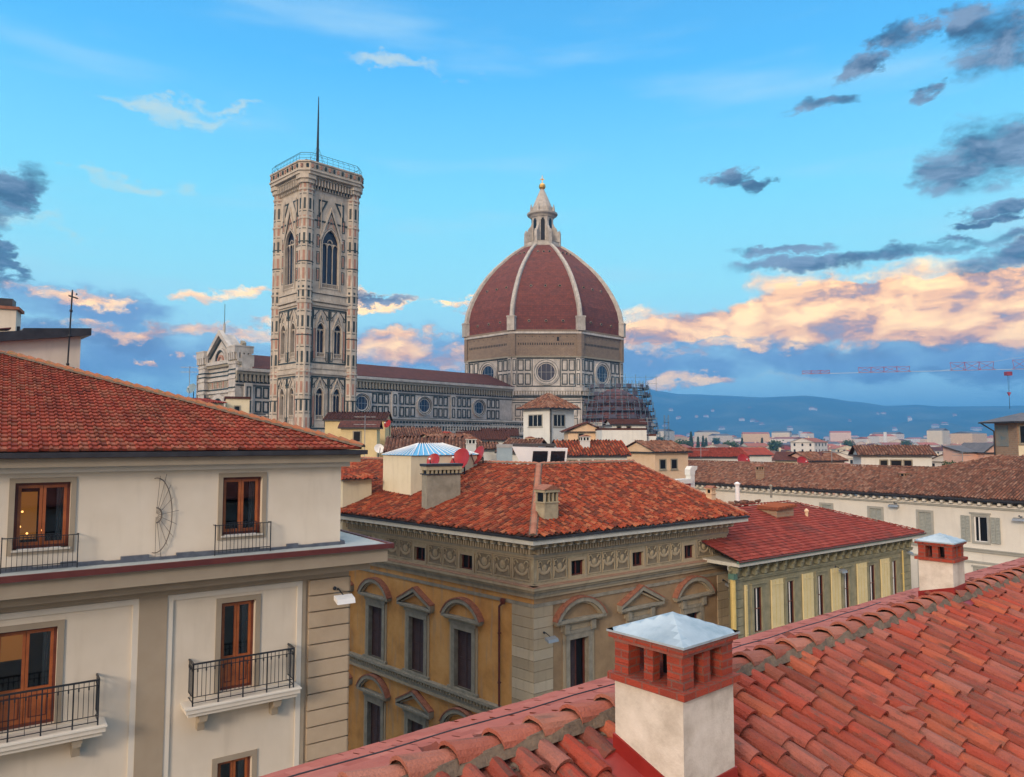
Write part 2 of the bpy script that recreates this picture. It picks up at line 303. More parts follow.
# ------------------------------------------------------------------ mesh builder
Z = Vector((0, 0, 1))
def face_mat(o, deg): return Matrix.Translation((o[0], o[1], 0)) @ Matrix.Rotation(R(deg), 4, 'Z')
class MB:
    def __init__(s, M=None): s.v = []; s.f = []; s.m = []; s.r = []; s.ms = []; s.M = M or Matrix.Identity(4); s.rnd = 0.5
    def mi(s, m):
        if m not in s.ms: s.ms.append(m)
        return s.ms.index(m)
    def raw(s, pts, faces, m):
        b = len(s.v); s.v += [s.M @ Vector(p) for p in pts]; k = s.mi(m)
        for f in faces: s.f.append([b+i for i in f]); s.m.append(k); s.r.append(s.rnd)
    def ng(s, pts, m): s.raw(pts, [list(range(len(pts)))], m)
    def box(s, x0, x1, y0, y1, z0, z1, m):
        s.raw([(x0,y0,z0),(x1,y0,z0),(x1,y1,z0),(x0,y1,z0),(x0,y0,z1),(x1,y0,z1),(x1,y1,z1),(x0,y1,z1)],
              [(0,3,2,1),(4,5,6,7),(0,1,5,4),(1,2,6,5),(2,3,7,6),(3,0,4,7)], m)
    def prism(s, poly, y0, y1, m):          # outline in (x,z), extruded along y
        n = len(poly); p = [(a, y0, b) for a, b in poly]+[(a, y1, b) for a, b in poly]
        ar = sum(poly[i][0]*poly[(i+1) % n][1]-poly[(i+1) % n][0]*poly[i][1] for i in range(n))
        fs = [list(range(n)), list(range(2*n-1, n-1, -1))]+[[i, i+n, (i+1) % n+n, (i+1) % n] for i in range(n)]
        if ar < 0: fs = [f[::-1] for f in fs]
        s.raw(p, fs, m)
    def slab(s, poly, z0, z1, m):           # outline in (x,y), extruded along z
        n = len(poly); p = [(a, b, z0) for a, b in poly]+[(a, b, z1) for a, b in poly]
        ar = sum(poly[i][0]*poly[(i+1) % n][1]-poly[(i+1) % n][0]*poly[i][1] for i in range(n))
        fs = [list(range(n-1, -1, -1)), list(range(n, 2*n))]+[[i, (i+1) % n, (i+1) % n+n, i+n] for i in range(n)]
        if ar < 0: fs = [f[::-1] for f in fs]
        s.raw(p, fs, m)
    def tube(s, a, b, r, m, n=6, r2=None):
        a, b = Vector(a), Vector(b); d = (b-a)
        if d.length < 1e-6: return
        d.normalize(); q = d.orthogonal().normalized(); w = d.cross(q); r2 = r if r2 is None else r2
        p = [a+(q*math.cos(2*math.pi*i/n)+w*math.sin(2*math.pi*i/n))*r for i in range(n)]+[b+(q*math.cos(2*math.pi*i/n)+w*math.sin(2*math.pi*i/n))*r2 for i in range(n)]
        s.raw(p, [[i, (i+1) % n, (i+1) % n+n, i+n] for i in range(n)]+[list(range(n-1, -1, -1)), list(range(n, 2*n))], m)
    def path(s, pts, r, m, n=6):
        for a, b in zip(pts, pts[1:]): s.tube(a, b, r, m, n)
    def lathe(s, c, prof, n, m, ph=0, cap=True):
        p = []
        for r, z in prof: p += [(c[0]+r*math.cos(ph+2*math.pi*i/n), c[1]+r*math.sin(ph+2*math.pi*i/n), z) for i in range(n)]
        fs = [[j*n+i, j*n+(i+1) % n, (j+1)*n+(i+1) % n, (j+1)*n+i] for j in range(len(prof)-1) for i in range(n)]
        if cap: fs += [list(range(n-1, -1, -1)), [(len(prof)-1)*n+i for i in range(n)]]
        s.raw(p, fs, m)
    def ball(s, c, r, m, n=8, k=5, sq=(1,1,1)):
        p = []
        for j in range(1, k):
            t = math.pi*j/k
            for i in range(n): a = 2*math.pi*i/n; p.append((c[0]+r*sq[0]*math.sin(t)*math.cos(a), c[1]+r*sq[1]*math.sin(t)*math.sin(a), c[2]+r*sq[2]*math.cos(t)))
        p += [(c[0], c[1], c[2]+r*sq[2]), (c[0], c[1], c[2]-r*sq[2])]; T = len(p)-2; B = len(p)-1
        fs = [[j*n+i, (j+1)*n+i, (j+1)*n+(i+1) % n, j*n+(i+1) % n] for j in range(k-2) for i in range(n)]
        fs += [[T, i, (i+1) % n] for i in range(n)]+[[B, (k-2)*n+(i+1) % n, (k-2)*n+i] for i in range(n)]
        s.raw(p, fs, m)
    def wall(s, x0, x1, z0, z1, holes, m, dep=.25, mr=None, y=0):   # wall face at y with openings and their reveals
        xs = sorted({x0, x1, *[h[0] for h in holes], *[h[1] for h in holes]}); zs = sorted({z0, z1, *[h[2] for h in holes], *[h[3] for h in holes]})
        for a, b in zip(xs, xs[1:]):
            for c, d in zip(zs, zs[1:]):
                mx, mz = (a+b)/2, (c+d)/2
                if any(h[0] < mx < h[1] and h[2] < mz < h[3] for h in holes): continue
                s.ng([(a,y,c),(b,y,c),(b,y,d),(a,y,d)], m)
        for a, b, c, d in holes:
            q = mr or m; e = y+dep
            s.ng([(a,y,c),(a,e,c),(b,e,c),(b,y,c)][::-1], q); s.ng([(a,y,d),(b,y,d),(b,e,d),(a,e,d)][::-1], q)
            s.ng([(a,y,c),(a,y,d),(a,e,d),(a,e,c)][::-1], q); s.ng([(b,y,c),(b,e,c),(b,e,d),(b,y,d)][::-1], q)
    def build(s, name, parent=None, loc=None, smooth=False):
        base = Vector(loc) if loc is not None else (Vector(parent['_b']) if parent is not None and '_b' in parent else Vector((0,0,0)))
        me = bpy.data.meshes.new(name); me.from_pydata([tuple(v-base) for v in s.v], [], s.f)
        for m in s.ms: me.materials.append(MT[m])
        me.polygons.foreach_set('material_index', s.m)
        uv = me.uv_layers.new(name='UVMap'); d = [0.0]*(2*len(me.loops))
        for p in me.polygons:
            nn = p.normal
            if abs(nn.z) > .995: t = Vector((1,0,0)); bb = Vector((0,1,0))
            else: t = Z.cross(nn).normalized(); bb = nn.cross(t)
            for li in p.loop_indices:
                q = s.v[me.loops[li].vertex_index]; d[2*li] = q.dot(t); d[2*li+1] = q.dot(bb)
        uv.data.foreach_set('uv', d)
        a = me.attributes.new('rnd', 'FLOAT', 'FACE'); a.data.foreach_set('value', s.r)
        if smooth: me.polygons.foreach_set('use_smooth', [True]*len(me.polygons))
        o = bpy.data.objects.new(name, me); COL.objects.link(o)
        if parent is not None: o.parent = parent; o['_b'] = tuple(base)
        else: o.location = base; o['_b'] = tuple(base)
        return o
def tag(o, label, cat, group=None):
    o['label'] = label; o['category'] = cat
    if group: o['group'] = group
    return o
def thing(name, label, cat, loc=(0,0,0), group=None):
    o = bpy.data.objects.new(name, None); COL.objects.link(o); o.location = loc; o['_b'] = tuple(loc); o.empty_display_size = .3
    return tag(o, label, cat, group)

def arch_pts(cx, zs, w, pointed, n=8, off=0.0):     # from left spring over the top to right spring; off widens the radius
    if not pointed:
        r = w/2+off; return [(cx-r*math.cos(math.pi*i/n), zs+r*math.sin(math.pi*i/n)) for i in range(n+1)]
    k = pointed; r = w*k+off; c = w*k-w/2            # circle centres at cx +- c
    amax = math.acos(c/r); h = n//2
    Lf = [(cx+c-r*math.cos(amax*i/h), zs+r*math.sin(amax*i/h)) for i in range(h+1)]
    return Lf+[(2*cx-a, b) for a, b in Lf[:-1]][::-1]
def arch_band(mb, cx, zs, w, pointed, t, y0, y1, m, n=8, off=0):
    a = arch_pts(cx, zs, w, pointed, n, off); b = arch_pts(cx, zs, w, pointed, n, off+t)
    for i in range(len(a)-1): mb.prism([a[i], b[i], b[i+1], a[i+1]], y0, y1, m)
def spandrel(mb, cx, zs, w, ztop, pointed, y0, y1, m, n=8):
    a = arch_pts(cx, zs, w, pointed, n); h = len(a)//2
    mb.prism([(cx-w/2, ztop)]+[(p[0], min(p[1], ztop)) for p in a[:h+1]]+([(cx, ztop)] if a[h][1] < ztop-.01 else []), y0, y1, m)
    mb.prism(([(cx, ztop)] if a[h][1] < ztop-.01 else [])+[(p[0], min(p[1], ztop)) for p in a[h:]]+[(cx+w/2, ztop)], y0, y1, m)
def frame(mb, x0, x1, z0, z1, t, y0, y1, m):
    mb.box(x0, x0+t, y0, y1, z0, z1, m); mb.box(x1-t, x1, y0, y1, z0, z1, m); mb.box(x0+t, x1-t, y0, y1, z0, z0+t, m); mb.box(x0+t, x1-t, y0, y1, z1-t, z1, m)

# ------------------------------------------------------------------ roof tiles as geometry
def inside(poly, u, v):
    c = False; n = len(poly)
    for i in range(n):
        a, b = poly[i], poly[(i+1) % n]
        if (a[1] > v) != (b[1] > v) and u < (b[0]-a[0])*(v-a[1])/(b[1]-a[1])+a[0]: c = not c
    return c
def tile_roof(mb, pts, m, pitch=.24, expo=.34, style='coppo', k=3, jit=.5, seed=1, base='under_tile', pan=None, skip=None, lift=0.0, wav=0.0):
    rg = random.Random(seed); pts = [Vector(p) for p in pts]
    nn = (pts[1]-pts[0]).cross(pts[2]-pts[0]).normalized()
    if nn.z < 0: nn = -nn
    u = Z.cross(nn).normalized(); v = nn.cross(u)     # v runs up the slope
    o = pts[0]; pl = [((p-o).dot(u), (p-o).dot(v)) for p in pts]
    mb.rnd = .3; b = [p-nn*.02 for p in pts]
    if (b[1]-b[0]).cross(b[2]-b[0]).z < 0: b = b[::-1]
    mb.ng(b, base)
    us = [p[0] for p in pl]; vs = [p[1] for p in pl]
    nu = int((max(us)-min(us))/pitch)+1; nv = int((max(vs)-min(vs))/expo)+1
    for i in range(nu):
        uc = min(us)+(i+.5)*pitch; coff = rg.uniform(-.5, .5)*expo*jit
        for j in range(-1, nv+1):
            vc = min(vs)+(j+.5)*expo+coff
            if not inside(pl, uc, vc) or (skip and skip(o+u*uc+v*vc)): continue
            mb.rnd = rg.random(); du = rg.uniform(-1,1)*.012*jit; L_ = expo*1.22
            tilt = rg.uniform(-1,1)*.02*jit; hz = rg.uniform(0, .012)*jit+lift+wav*math.sin(uc*1.3+vc*.9)
            if style == 'coppo':
                P_ = []
                for e, (vv, rr, hh) in enumerate([(vc-L_/2, pitch*.41, .050), (vc+L_/2, pitch*.34, .018)]):
                    for q in range(k+1):
                        a = math.pi*q/k; sg = tilt*(1 if e else -1)
                        P_.append(o+u*(uc+du+sg-rr*math.cos(a))+v*vv+nn*(hz+hh*.6+rr*.95*math.sin(a)))
                fs = [[q, q+1, k+1+q+1, k+1+q] for q in range(k)]
                # thickness of the visible lower edge
                P2 = [P_[q]-nn*.022 for q in range(k+1)]; nb = len(P_); P_ += P2
                fs += [[q+1, q, nb+q, nb+q+1] for q in range(k)]
                mb.raw(P_, fs, m)
                if pan:
                    rr = pitch*.30; mb.rnd = rg.random(); P_ = []
                    for vv, hh in ((vc-L_/2+.1, .030), (vc+L_/2+.1, .004)):
                        for q in range(4):
                            a = math.pi*q/3; P_.append(o+u*(uc+pitch/2-rr*1.15*math.cos(a))+v*vv+nn*(hh+hz+.02-rr*.3*math.sin(a)))
                    mb.raw(P_, [[0,1,5,4],[1,2,6,5],[2,3,7,6]], pan)
            else:
                w = pitch*.49; h1 = (.06 if style == 'roman' else .045)+hz; a = vc-L_/2; c = vc+L_/2
                P_ = [o+u*(uc-w)+v*a+nn*h1, o+u*(uc+w)+v*a+nn*h1, o+u*(uc+w)+v*c+nn*.004, o+u*(uc-w)+v*c+nn*.004,
                      o+u*(uc-w)+v*a+nn*.0, o+u*(uc+w)+v*a+nn*.0]
                fs = [[0,1,2,3],[4,5,1,0]]
                mb.raw(P_, fs, m)
                if style == 'roman':
                    P_ = []
                    for vv, rr, hh in ((a, w*.45, h1), (c, w*.38, .004)):
                        for q in range(4):
                            t = math.pi*q/3; P_.append(o+u*(uc-w*.5-rr*math.cos(t))+v*vv+nn*(hh+rr*.8*math.sin(t)))
                    mb.raw(P_, [[0,1,5,4],[1,2,6,5],[2,3,7,6],[3,2,1,0]], m)
    mb.rnd = .5
def ridge_tiles(mb, a, b, m, r=.13, step=.36, k=5, seed=3, mort=None, bump=.03):
    rg = random.Random(seed); a, b = Vector(a), Vector(b); d = b-a; Ln = d.length; d.normalize(); s_ = d.cross(Z).normalized(); n = int(Ln/step); up = s_.cross(d)
    for i in range(n):
        mb.rnd = rg.random(); P_ = []
        for t, rr, h in ((i*step, r*.82, -.01), ((i+1.12)*step, r, bump)):
            for q in range(k+1):
                w = math.pi*q/k; P_.append(a+d*t+s_*(rr*math.cos(w))+up*(rr*.75*math.sin(w)+h+rg.uniform(-.004,.004)))
        P2 = [p-up*.025 for p in P_[k+1:]]; P_ += P2; f = [[q, q+1, k+2+q, k+1+q] for q in range(k)]+[[k+1+q, k+2+q, 2*k+3+q, 2*k+2+q] for q in range(k)]
        mb.raw(P_, f, m)
    mb.rnd = .5
    if mort:
        w = r*1.25; mb.raw([a+s_*w-up*.02, a-s_*w-up*.02, b-s_*w-up*.02, b+s_*w-up*.02, a+s_*r*.8+up*.045, a-s_*r*.8+up*.045, b-s_*r*.8+up*.045, b+s_*r*.8+up*.045],
               [(4,5,6,7),(0,4,7,3),(1,2,6,5),(0,1,5,4),(2,3,7,6)], mort)

# ================================================================== SETTING
def structure(o): o['kind'] = 'structure'; return o
g = MB()
for i in range(12):
    a0 = 2*math.pi*i/12; a1 = 2*math.pi*(i+1)/12
    g.ng([(0,0,0),(14000*math.cos(a0),14000*math.sin(a0),0),(14000*math.cos(a1),14000*math.sin(a1),0)], 'ground_far')
structure(g.build('ground'))
g = MB()
g.slab([(-60,-10),(90,-10),(90,130),(-60,130)], .004, .008, 'asphalt')
structure(g.build('road'))
def elev(px, y):
    r = ray(px, y).normalized(); return math.atan2(r.x, r.y), math.tan(math.asin(r.z))
PROF = [elev(*p) for p in [(-1400,400),(-700,396),(-200,398),(80,402),(200,398),(350,396),(520,392),(600,384),(640,387.5),(660,392),(680,395),(700,395),(725,396),(760,398),(790,397),(805,396),(825,398),(856,402.5),(888,406),(915,405),(940,407),(989,406.5),(1024,405.5),(1200,402),(1600,398),(2400,400)]]
def interp(t, tab):
    for (a, b), (c, d) in zip(tab, tab[1:]):
        if a <= t <= c: k = (t-a)/(c-a); k = k*k*(3-2*k)*.5+k*.5; return b+(d-b)*k
    return tab[0][1] if t < tab[0][0] else tab[-1][1]
from mathutils import noise as MN
def hill_z(a, d):
    top = interp(a, PROF)*7600+25
    k = min(1, max(0, (d-4300)/3300)); k = k*k*(3-2*k)
    x, y = d*math.sin(a), d*math.cos(a)
    f = MN.fractal(Vector((x/900, y/900, 2.3)), 1.0, 2.1, 5)
    f2 = MN.fractal(Vector((x/260, y/260, 7.7)), 1.0, 2.1, 4)
    z = top*k*(1+.30*f*(1-k)) + 55*f*(k*(1-k)*4)+ f2*16*min(1, k*4)*(1-.7*k)
    spur = max(0, 1-abs(d-5300)/1000)**1.0*(120+110*MN.noise(Vector((a*9, 3.1, 0))))
    return max(z, spur*(.7+.5*f), 0)*(1 if d < 7700 else max(.2, 1-(d-7700)/2500))-2
verts = []; faces = []; NA, ND = 420, 56
for j in range(ND+1):
    d = 4000+5000*j/ND
    for i in range(NA+1):
        a = R(-62+124*i/NA); verts.append((d*math.sin(a), d*math.cos(a), hill_z(a, d)))
for j in range(ND):
    for i in range(NA): q = j*(NA+1)+i; faces.append((q, q+1, q+NA+2, q+NA+1))
hm = MB(); hm.raw(verts, faces, 'hill_ground'); structure(hm.build('hills', smooth=True))

# ================================================================== BELL TOWER
EU = Vector((math.cos(R(45)), math.sin(R(45)), 0)); NU = Vector((-EU.y, EU.x, 0))
CAMP = Vector((-42.0, 156, 0))
camp = thing('bell_tower', 'tall square marble bell tower with pointed windows, overhanging cornice and a thin mast on top', 'bell tower', tuple(CAMP))
HB = 6.4     # half side of the wall planes
body = MB(); trim = MB(); wins = []
def gable(mb, cx, zb, w, h, y0, y1, t, m):
    for sx in (-1, 1):
        mb.prism([(cx+sx*w/2, zb), (cx+sx*(w/2-t*1.1), zb), (cx, zb+h-t*1.5), (cx, zb+h)][::sx], y0, y1, m)
def campanile_face(M, key):
    b = body; b.M = M; t = trim; t.M = M; X = HB
    lanc = []; holes = []
    for z0, z1 in ((29.0, 35.6), (41.8, 48.9)):
        for cx in (-2.15, 2.15): lanc.append((cx, z0, z1, 1.9, 2)); holes.append((cx-.95, cx+.95, z0, z1))
    lanc.append((0, 56.2, 68.6, 4.2, 3)); holes.append((-2.1, 2.1, 56.2, 68.6))
    b.wall(-X, X, 0, 77, holes, 'tower_marble', .7)
    for cx, z0, z1, w, nl in lanc:
        wb = MB(M); zs = z1-w*.80
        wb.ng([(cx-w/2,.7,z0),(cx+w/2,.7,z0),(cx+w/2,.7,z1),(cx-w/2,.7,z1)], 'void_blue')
        spandrel(wb, cx, zs, w, z1, .92, .02, .5, 'tower_marble')
        lw = w/nl
        for i in range(1, nl): wb.box(cx-w/2+i*lw-.055, cx-w/2+i*lw+.055, .3, .5, z0, zs, 'tower_marble')
        for i in range(nl):
            c = cx-w/2+(i+.5)*lw
            arch_band(wb, c, zs-.5, lw*.88, .9, .05, .28, .48, 'tower_marble', 6)
            spandrel(wb, c, zs-.5, lw*.88, zs+.35, .9, .32, .46, 'tower_marble', 6)
        if nl == 3:
            wb.box(cx-1.3, cx+1.3, .33, .45, zs+.3, zs+.55, 'tower_marble'); arch_band(wb, cx, zs+.75, 1.0, 0, .18, .3, .46, 'tower_marble', 8)
            wb.lathe((cx, .5), [(.0,0)]*0 or [(.2, zs+.6), (.2, zs+.62)], 6, 'tower_marble')
        # balustrade at the sill, twisted shafts, surround
        wb.box(cx-w/2-.1, cx+w/2+.1, -.12, .35, z0, z0+.22, 'tower_marble'); wb.box(cx-w/2, cx+w/2, .02, .2, z0+.9, z0+1.05, 'tower_marble')
        for i in range(int(w/.3)): wb.box(cx-w/2+.12+i*.3, cx-w/2+.22+i*.3, .06, .16, z0+.2, z0+.92, 'tower_marble')
        for k, (o_, mm) in enumerate(((.0, 'tower_marble'), (.26, 'green_marble'), (.36, 'tower_marble'))):
            tt = (.26, .1, .22)[k]
            arch_band(wb, cx, zs, w, .92, tt, -.14+.03*k, .02, mm, 10, o_)
            for sx in (-1, 1): wb.box(*sorted((cx+sx*(w/2+o_), cx+sx*(w/2+o_+tt))), -.14+.03*k, .02, z0-.1, zs, mm)
        if nl == 2: gable(wb, cx, zs+.3, 3.1, 3.4, -.2, .0, .28, 'tower_marble'); gable(wb, cx, zs+.6, 2.5, 2.6, -.1, -.02, .12, 'green_marble')
        else:
            gable(wb, cx, zs+.9, 6.0, 7.3, -.3, .0, .42, 'tower_marble'); gable(wb, cx, zs+1.5, 5.0, 5.7, -.16, -.02, .2, 'green_marble'); gable(wb, cx, zs+3.3, 2.2, 2.7, -.12, -.02, .2, 'pink_marble')
            for sx in (-1, 1):
                wb.prism([(cx+sx*3.2, 74.6), (cx+sx*.9, 74.6), (cx+sx*3.2, 70.4)][::-sx], -.08, .0, 'green_marble')
                wb.prism([(cx+sx*2.9, 74.2), (cx+sx*1.6, 74.2), (cx+sx*2.9, 71.7)][::-sx], -.12, -.05, 'tower_marble')
                for zz in (57.5, 61.0, 64.5, 68.5): frame(wb, *sorted((cx+sx*2.75, cx+sx*3.55)), zz, zz+2.7, .13, -.06, .0, 'green_marble'); wb.box(*sorted((cx+sx*3.0, cx+sx*3.3)), -.1, 0, zz+.4, zz+2.3, 'pink_marble')
                t.box(*sorted((cx+sx*2.5, cx+sx*2.62)), -.22, 0, 56, 75, 'tower_marble')
        wins.append(wb)
    # storey panels
    for z0, z1 in ((27.2, 38.0), (40.6, 52.0)):
        frame(t, -4.35, 4.35, z0, z1, .3, -.07, .0, 'green_marble'); t.box(-.14, .14, -.08, 0, z0+.3, z1-.3, 'green_marble')
        for cx in (-3.7, 3.7, -.55, .55):
            t.box(cx-.22, cx+.22, -.1, 0, z0+1.0, z0+(z1-z0)*.62, 'pink_marble') if abs(cx) > 2 else None
            for zz in (z1-2.4, z0+.5): frame(t, cx-.3, cx+.3, zz, zz+1.9, .1, -.1, -.02, 'green_marble')
        for cx in (-2.15, 2.15):
            t.prism([(cx-1.9, z1-.4), (cx-1.9, z1-2.2), (cx-.3, z1-.4)], -.09, -.02, 'green_marble'); t.prism([(cx+1.9, z1-.4), (cx+.3, z1-.4), (cx+1.9, z1-2.2)], -.09, -.02, 'green_marble')
            t.prism([(cx-1.7, z1-.55), (cx-1.7, z1-1.75), (cx-.65, z1-.55)], -.12, -.05, 'tower_marble'); t.prism([(cx+1.7, z1-.55), (cx+.65, z1-.55), (cx+1.7, z1-1.75)], -.12, -.05, 'tower_marble')
    for z in (54.9, 69.9): t.box(-4.4, 4.4, -.1, 0, z, z+.35, 'green_marble')
    for z in (2, 6, 10, 14, 18, 22): frame(t, -4.4, 4.4, z, z+3.4, .3, -.07, 0, 'green_marble')
    for i in range(17):
        x = -5.9+i*.7375
        t.box(x-.15, x+.15, -1.1, 0, 77.0, 78.9, 'tower_marble'); t.prism([(x-.15, 76.4), (x+.15, 76.4), (x+.15, 77.0), (x-.15, 77.0)], -.5, 0, 'tower_marble')
        arch_band(t, x+.36, 78.3, .42, 0, .3, -1.1, -.85, 'tower_marble', 5)
    t.box(-6, 6, -.25, .0, 76.7, 79, 'green_marble')
for k, name in enumerate(('south', 'east', 'north', 'west')):
    a = 45+90*k; o = CAMP - Vector((math.cos(R(a+90)), math.sin(R(a+90)), 0))*HB
    campanile_face(face_mat(o, a), k)
M0 = face_mat(CAMP, 45); body.M = M0; trim.M = M0
body.box(-HB+.72, HB-.72, -HB+.72, HB-.72, 76, 77, 'tower_marble')
def octo(cx, cy, r, ph=22.5): return [(cx+r*math.cos(R(ph+45*i)), cy+r*math.sin(R(ph+45*i))) for i in range(8)]
for sx in (-1, 1):
    for sy in (-1, 1):
        cx, cy = sx*5.75, sy*5.75; bt = MB(M0); r = 1.62
        bt.slab(octo(cx, cy, r), 0, 77.2, 'tower_marble')
        for z in range(2, 76, 1):
            pass
        for i in range(8):
            ang = 45*i
            if math.cos(R(ang))*sx+math.sin(R(ang))*sy < -.1: continue
            ap = r*math.cos(R(22.5)); Mf = M0 @ Matrix.Translation((cx+ap*math.cos(R(ang)), cy+ap*math.sin(R(ang)), 0)) @ Matrix.Rotation(R(ang+90), 4, 'Z')
            bt.M = Mf
            z = 1.5
            while z < 75:
                hgt = 3.3 if not (38 < z+3.3 < 41 or 52 < z+3.3 < 55.5) else 2.2
                bt.box(-.4, .4, -.035, 0, z, z+.16, 'green_marble'); bt.box(-.24, .24, -.05, 0, z+.55, z+hgt-.5, 'pink_marble' if int(z*3) % 3 else 'green_marble')
                z += hgt+.3
            bt.M = M0
        for z in (26.2, 38.6, 52.6, 55.2, 69.8, 75.8): bt.slab(octo(cx, cy, r+.16), z, z+.4, 'tower_marble')
        for z in (33, 46, 61, 65): bt.slab(octo(cx, cy, r+.07), z, z+.22, 'green_marble')
        bt.slab(octo(cx, cy, r+.4), 77.2, 78.0, 'tower_marble'); bt.slab(octo(cx, cy, r+.75), 78.0, 78.9, 'tower_marble')
        bt.build('corner_buttress', camp)
def chsq(h, c): return [(-h+c,-h),(h-c,-h),(h,-h+c),(h,h-c),(h-c,h),(-h+c,h),(-h,h-c),(-h,-h+c)]
for z, h, hh in ((26.0, 6.6, .5), (38.4, 6.75, .6), (39.5, 6.6, .5), (52.4, 6.7, .5), (53.2, 6.9, .45), (55.0, 6.65, .35)): trim.slab(chsq(h, .3), z, z+hh, 'tower_marble')
body.build('tower_wall', camp); trim.build('marble_inlay', camp)
for wb in wins: wb.build('window', camp)
cr = MB(M0)
cr.slab(chsq(8.2, 1.8), 78.9, 79.5, 'tower_marble'); cr.slab(chsq(8.42, 1.85), 79.5, 79.8, 'tower_marble')
cr.slab(chsq(8.15, 1.8), 79.8, 81.3, 'tower_marble'); cr.slab(chsq(8.35, 1.82), 81.3, 81.6, 'tower_marble')
q = chsq(8.18, 1.8)
for i in range(8):
    a, b = Vector(q[i]+(0,)), Vector(q[(i+1) % 8]+(0,)); n = max(1, int((b-a).length/1.0))
    for j in range(n):
        c = a.lerp(b, (j+.5)/n); cr.tube(c+Vector((0,0,80.2)), c+Vector((0,0,80.95)), .3, 'green_marble' if j % 2 else 'pink_marble', 4)
cr.build('cornice', camp)
cr = MB(M0); q = chsq(7.95, 1.7)
for i in range(8):
    a, b = Vector(q[i]+(0,)), Vector(q[(i+1) % 8]+(0,)); n = max(1, int((b-a).length/1.3))
    for j in range(n+1):
        c = a.lerp(b, j/n); e = c*.94; cr.path([c+Vector((0,0,81.6)), c+Vector((0,0,82.9)), e+Vector((0,0,83.5))], .028, 'iron', 4)
    for h in (82.2, 82.9): cr.tube(a+Vector((0,0,h)), b+Vector((0,0,h)), .03, 'iron', 4)
    cr.tube(a*.94+Vector((0,0,83.5)), b*.94+Vector((0,0,83.5)), .05, 'iron', 4)
cr.build('safety_cage', camp)
cr = MB(M0); cr.slab(chsq(6.6, 1), 81.0, 82.2, 'brown_tile'); cr.raw([(-6.6,-6.6,82.2),(6.6,-6.6,82.2),(6.6,6.6,82.2),(-6.6,6.6,82.2),(0,0,83.6)], [(0,1,4),(1,2,4),(2,3,4),(3,0,4)], 'brown_tile'); cr.build('tower_roof', camp)
cr = MB(M0); cr.lathe((0,0), [(.9,83),(.7,84.5),(.35,84.8),(.26,90),(.16,96),(.08,99.4)], 8, 'iron')
for a in range(4): cr.tube((3*math.cos(a*1.57), 3*math.sin(a*1.57), 83), (0,0,88.5), .03, 'iron', 3)
cr.build('mast', camp)
camp.scale = (.935, .935, 1)

# ================================================================== CATHEDRAL
DC = Vector((10.8, 259, 0))
cath = thing('cathedral', 'marble cathedral with a huge red tiled octagonal dome, white ribs and round windows', 'cathedral', tuple(DC))
AP = 26.3; SIDE = 2*AP*math.tan(R(22.5))
def marble_panels(mb, x0, x1, n, z0, z1, y, gap=.5, t=.16):
    w = (x1-x0)/n
    for i in range(n):
        a = x0+i*w+gap/2; b = x0+(i+1)*w-gap/2
        frame(mb, a, b, z0, z1, t, y-.09, y, 'green_marble'); mb.box(a+t+.16, b-t-.16, y-.06, y, z0+t+.2, z1-t-.2, 'marble')
def oculus(M, cx, cz, ro, rr, parent, y=0):
    w = MB(M)
    for k, (r0, r1, yy, m) in enumerate(((rr, rr+.3, -.1, 'marble'), (rr+.3, rr+.5, -.2, 'green_marble'), (rr+.5, ro-.35, -.35, 'marble'), (ro-.35, ro-.2, -.42, 'green_marble'), (ro-.2, ro, -.5, 'marble'))):
        n = 28
        for i in range(n):
            a, b = 2*math.pi*i/n, 2*math.pi*(i+1)/n
            w.prism([(cx+r0*math.cos(a), cz+r0*math.sin(a)), (cx+r1*math.cos(a), cz+r1*math.sin(a)), (cx+r1*math.cos(b), cz+r1*math.sin(b)), (cx+r0*math.cos(b), cz+r0*math.sin(b))], y+yy, y+.02, m)
    f = w.build('round_window', parent)
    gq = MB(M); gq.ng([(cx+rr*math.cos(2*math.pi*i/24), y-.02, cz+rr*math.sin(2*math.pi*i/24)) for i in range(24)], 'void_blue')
    for i in range(4): a = math.pi*i/4; gq.box(*((cx-.03, cx+.03) if i == 0 else (cx-rr*.6, cx-rr*.55) if i == 1 else (cx+rr*.55, cx+rr*.6) if i == 2 else (cx-rr, cx+rr)), y-.06, y-.03, cz-(rr if i == 0 else rr*.8 if i < 3 else .04), cz+(rr if i == 0 else rr*.8 if i < 3 else .04), 'grey_metal')
    gq.build('pane', f)
drum = MB(); low = MB(); pnl = MB()
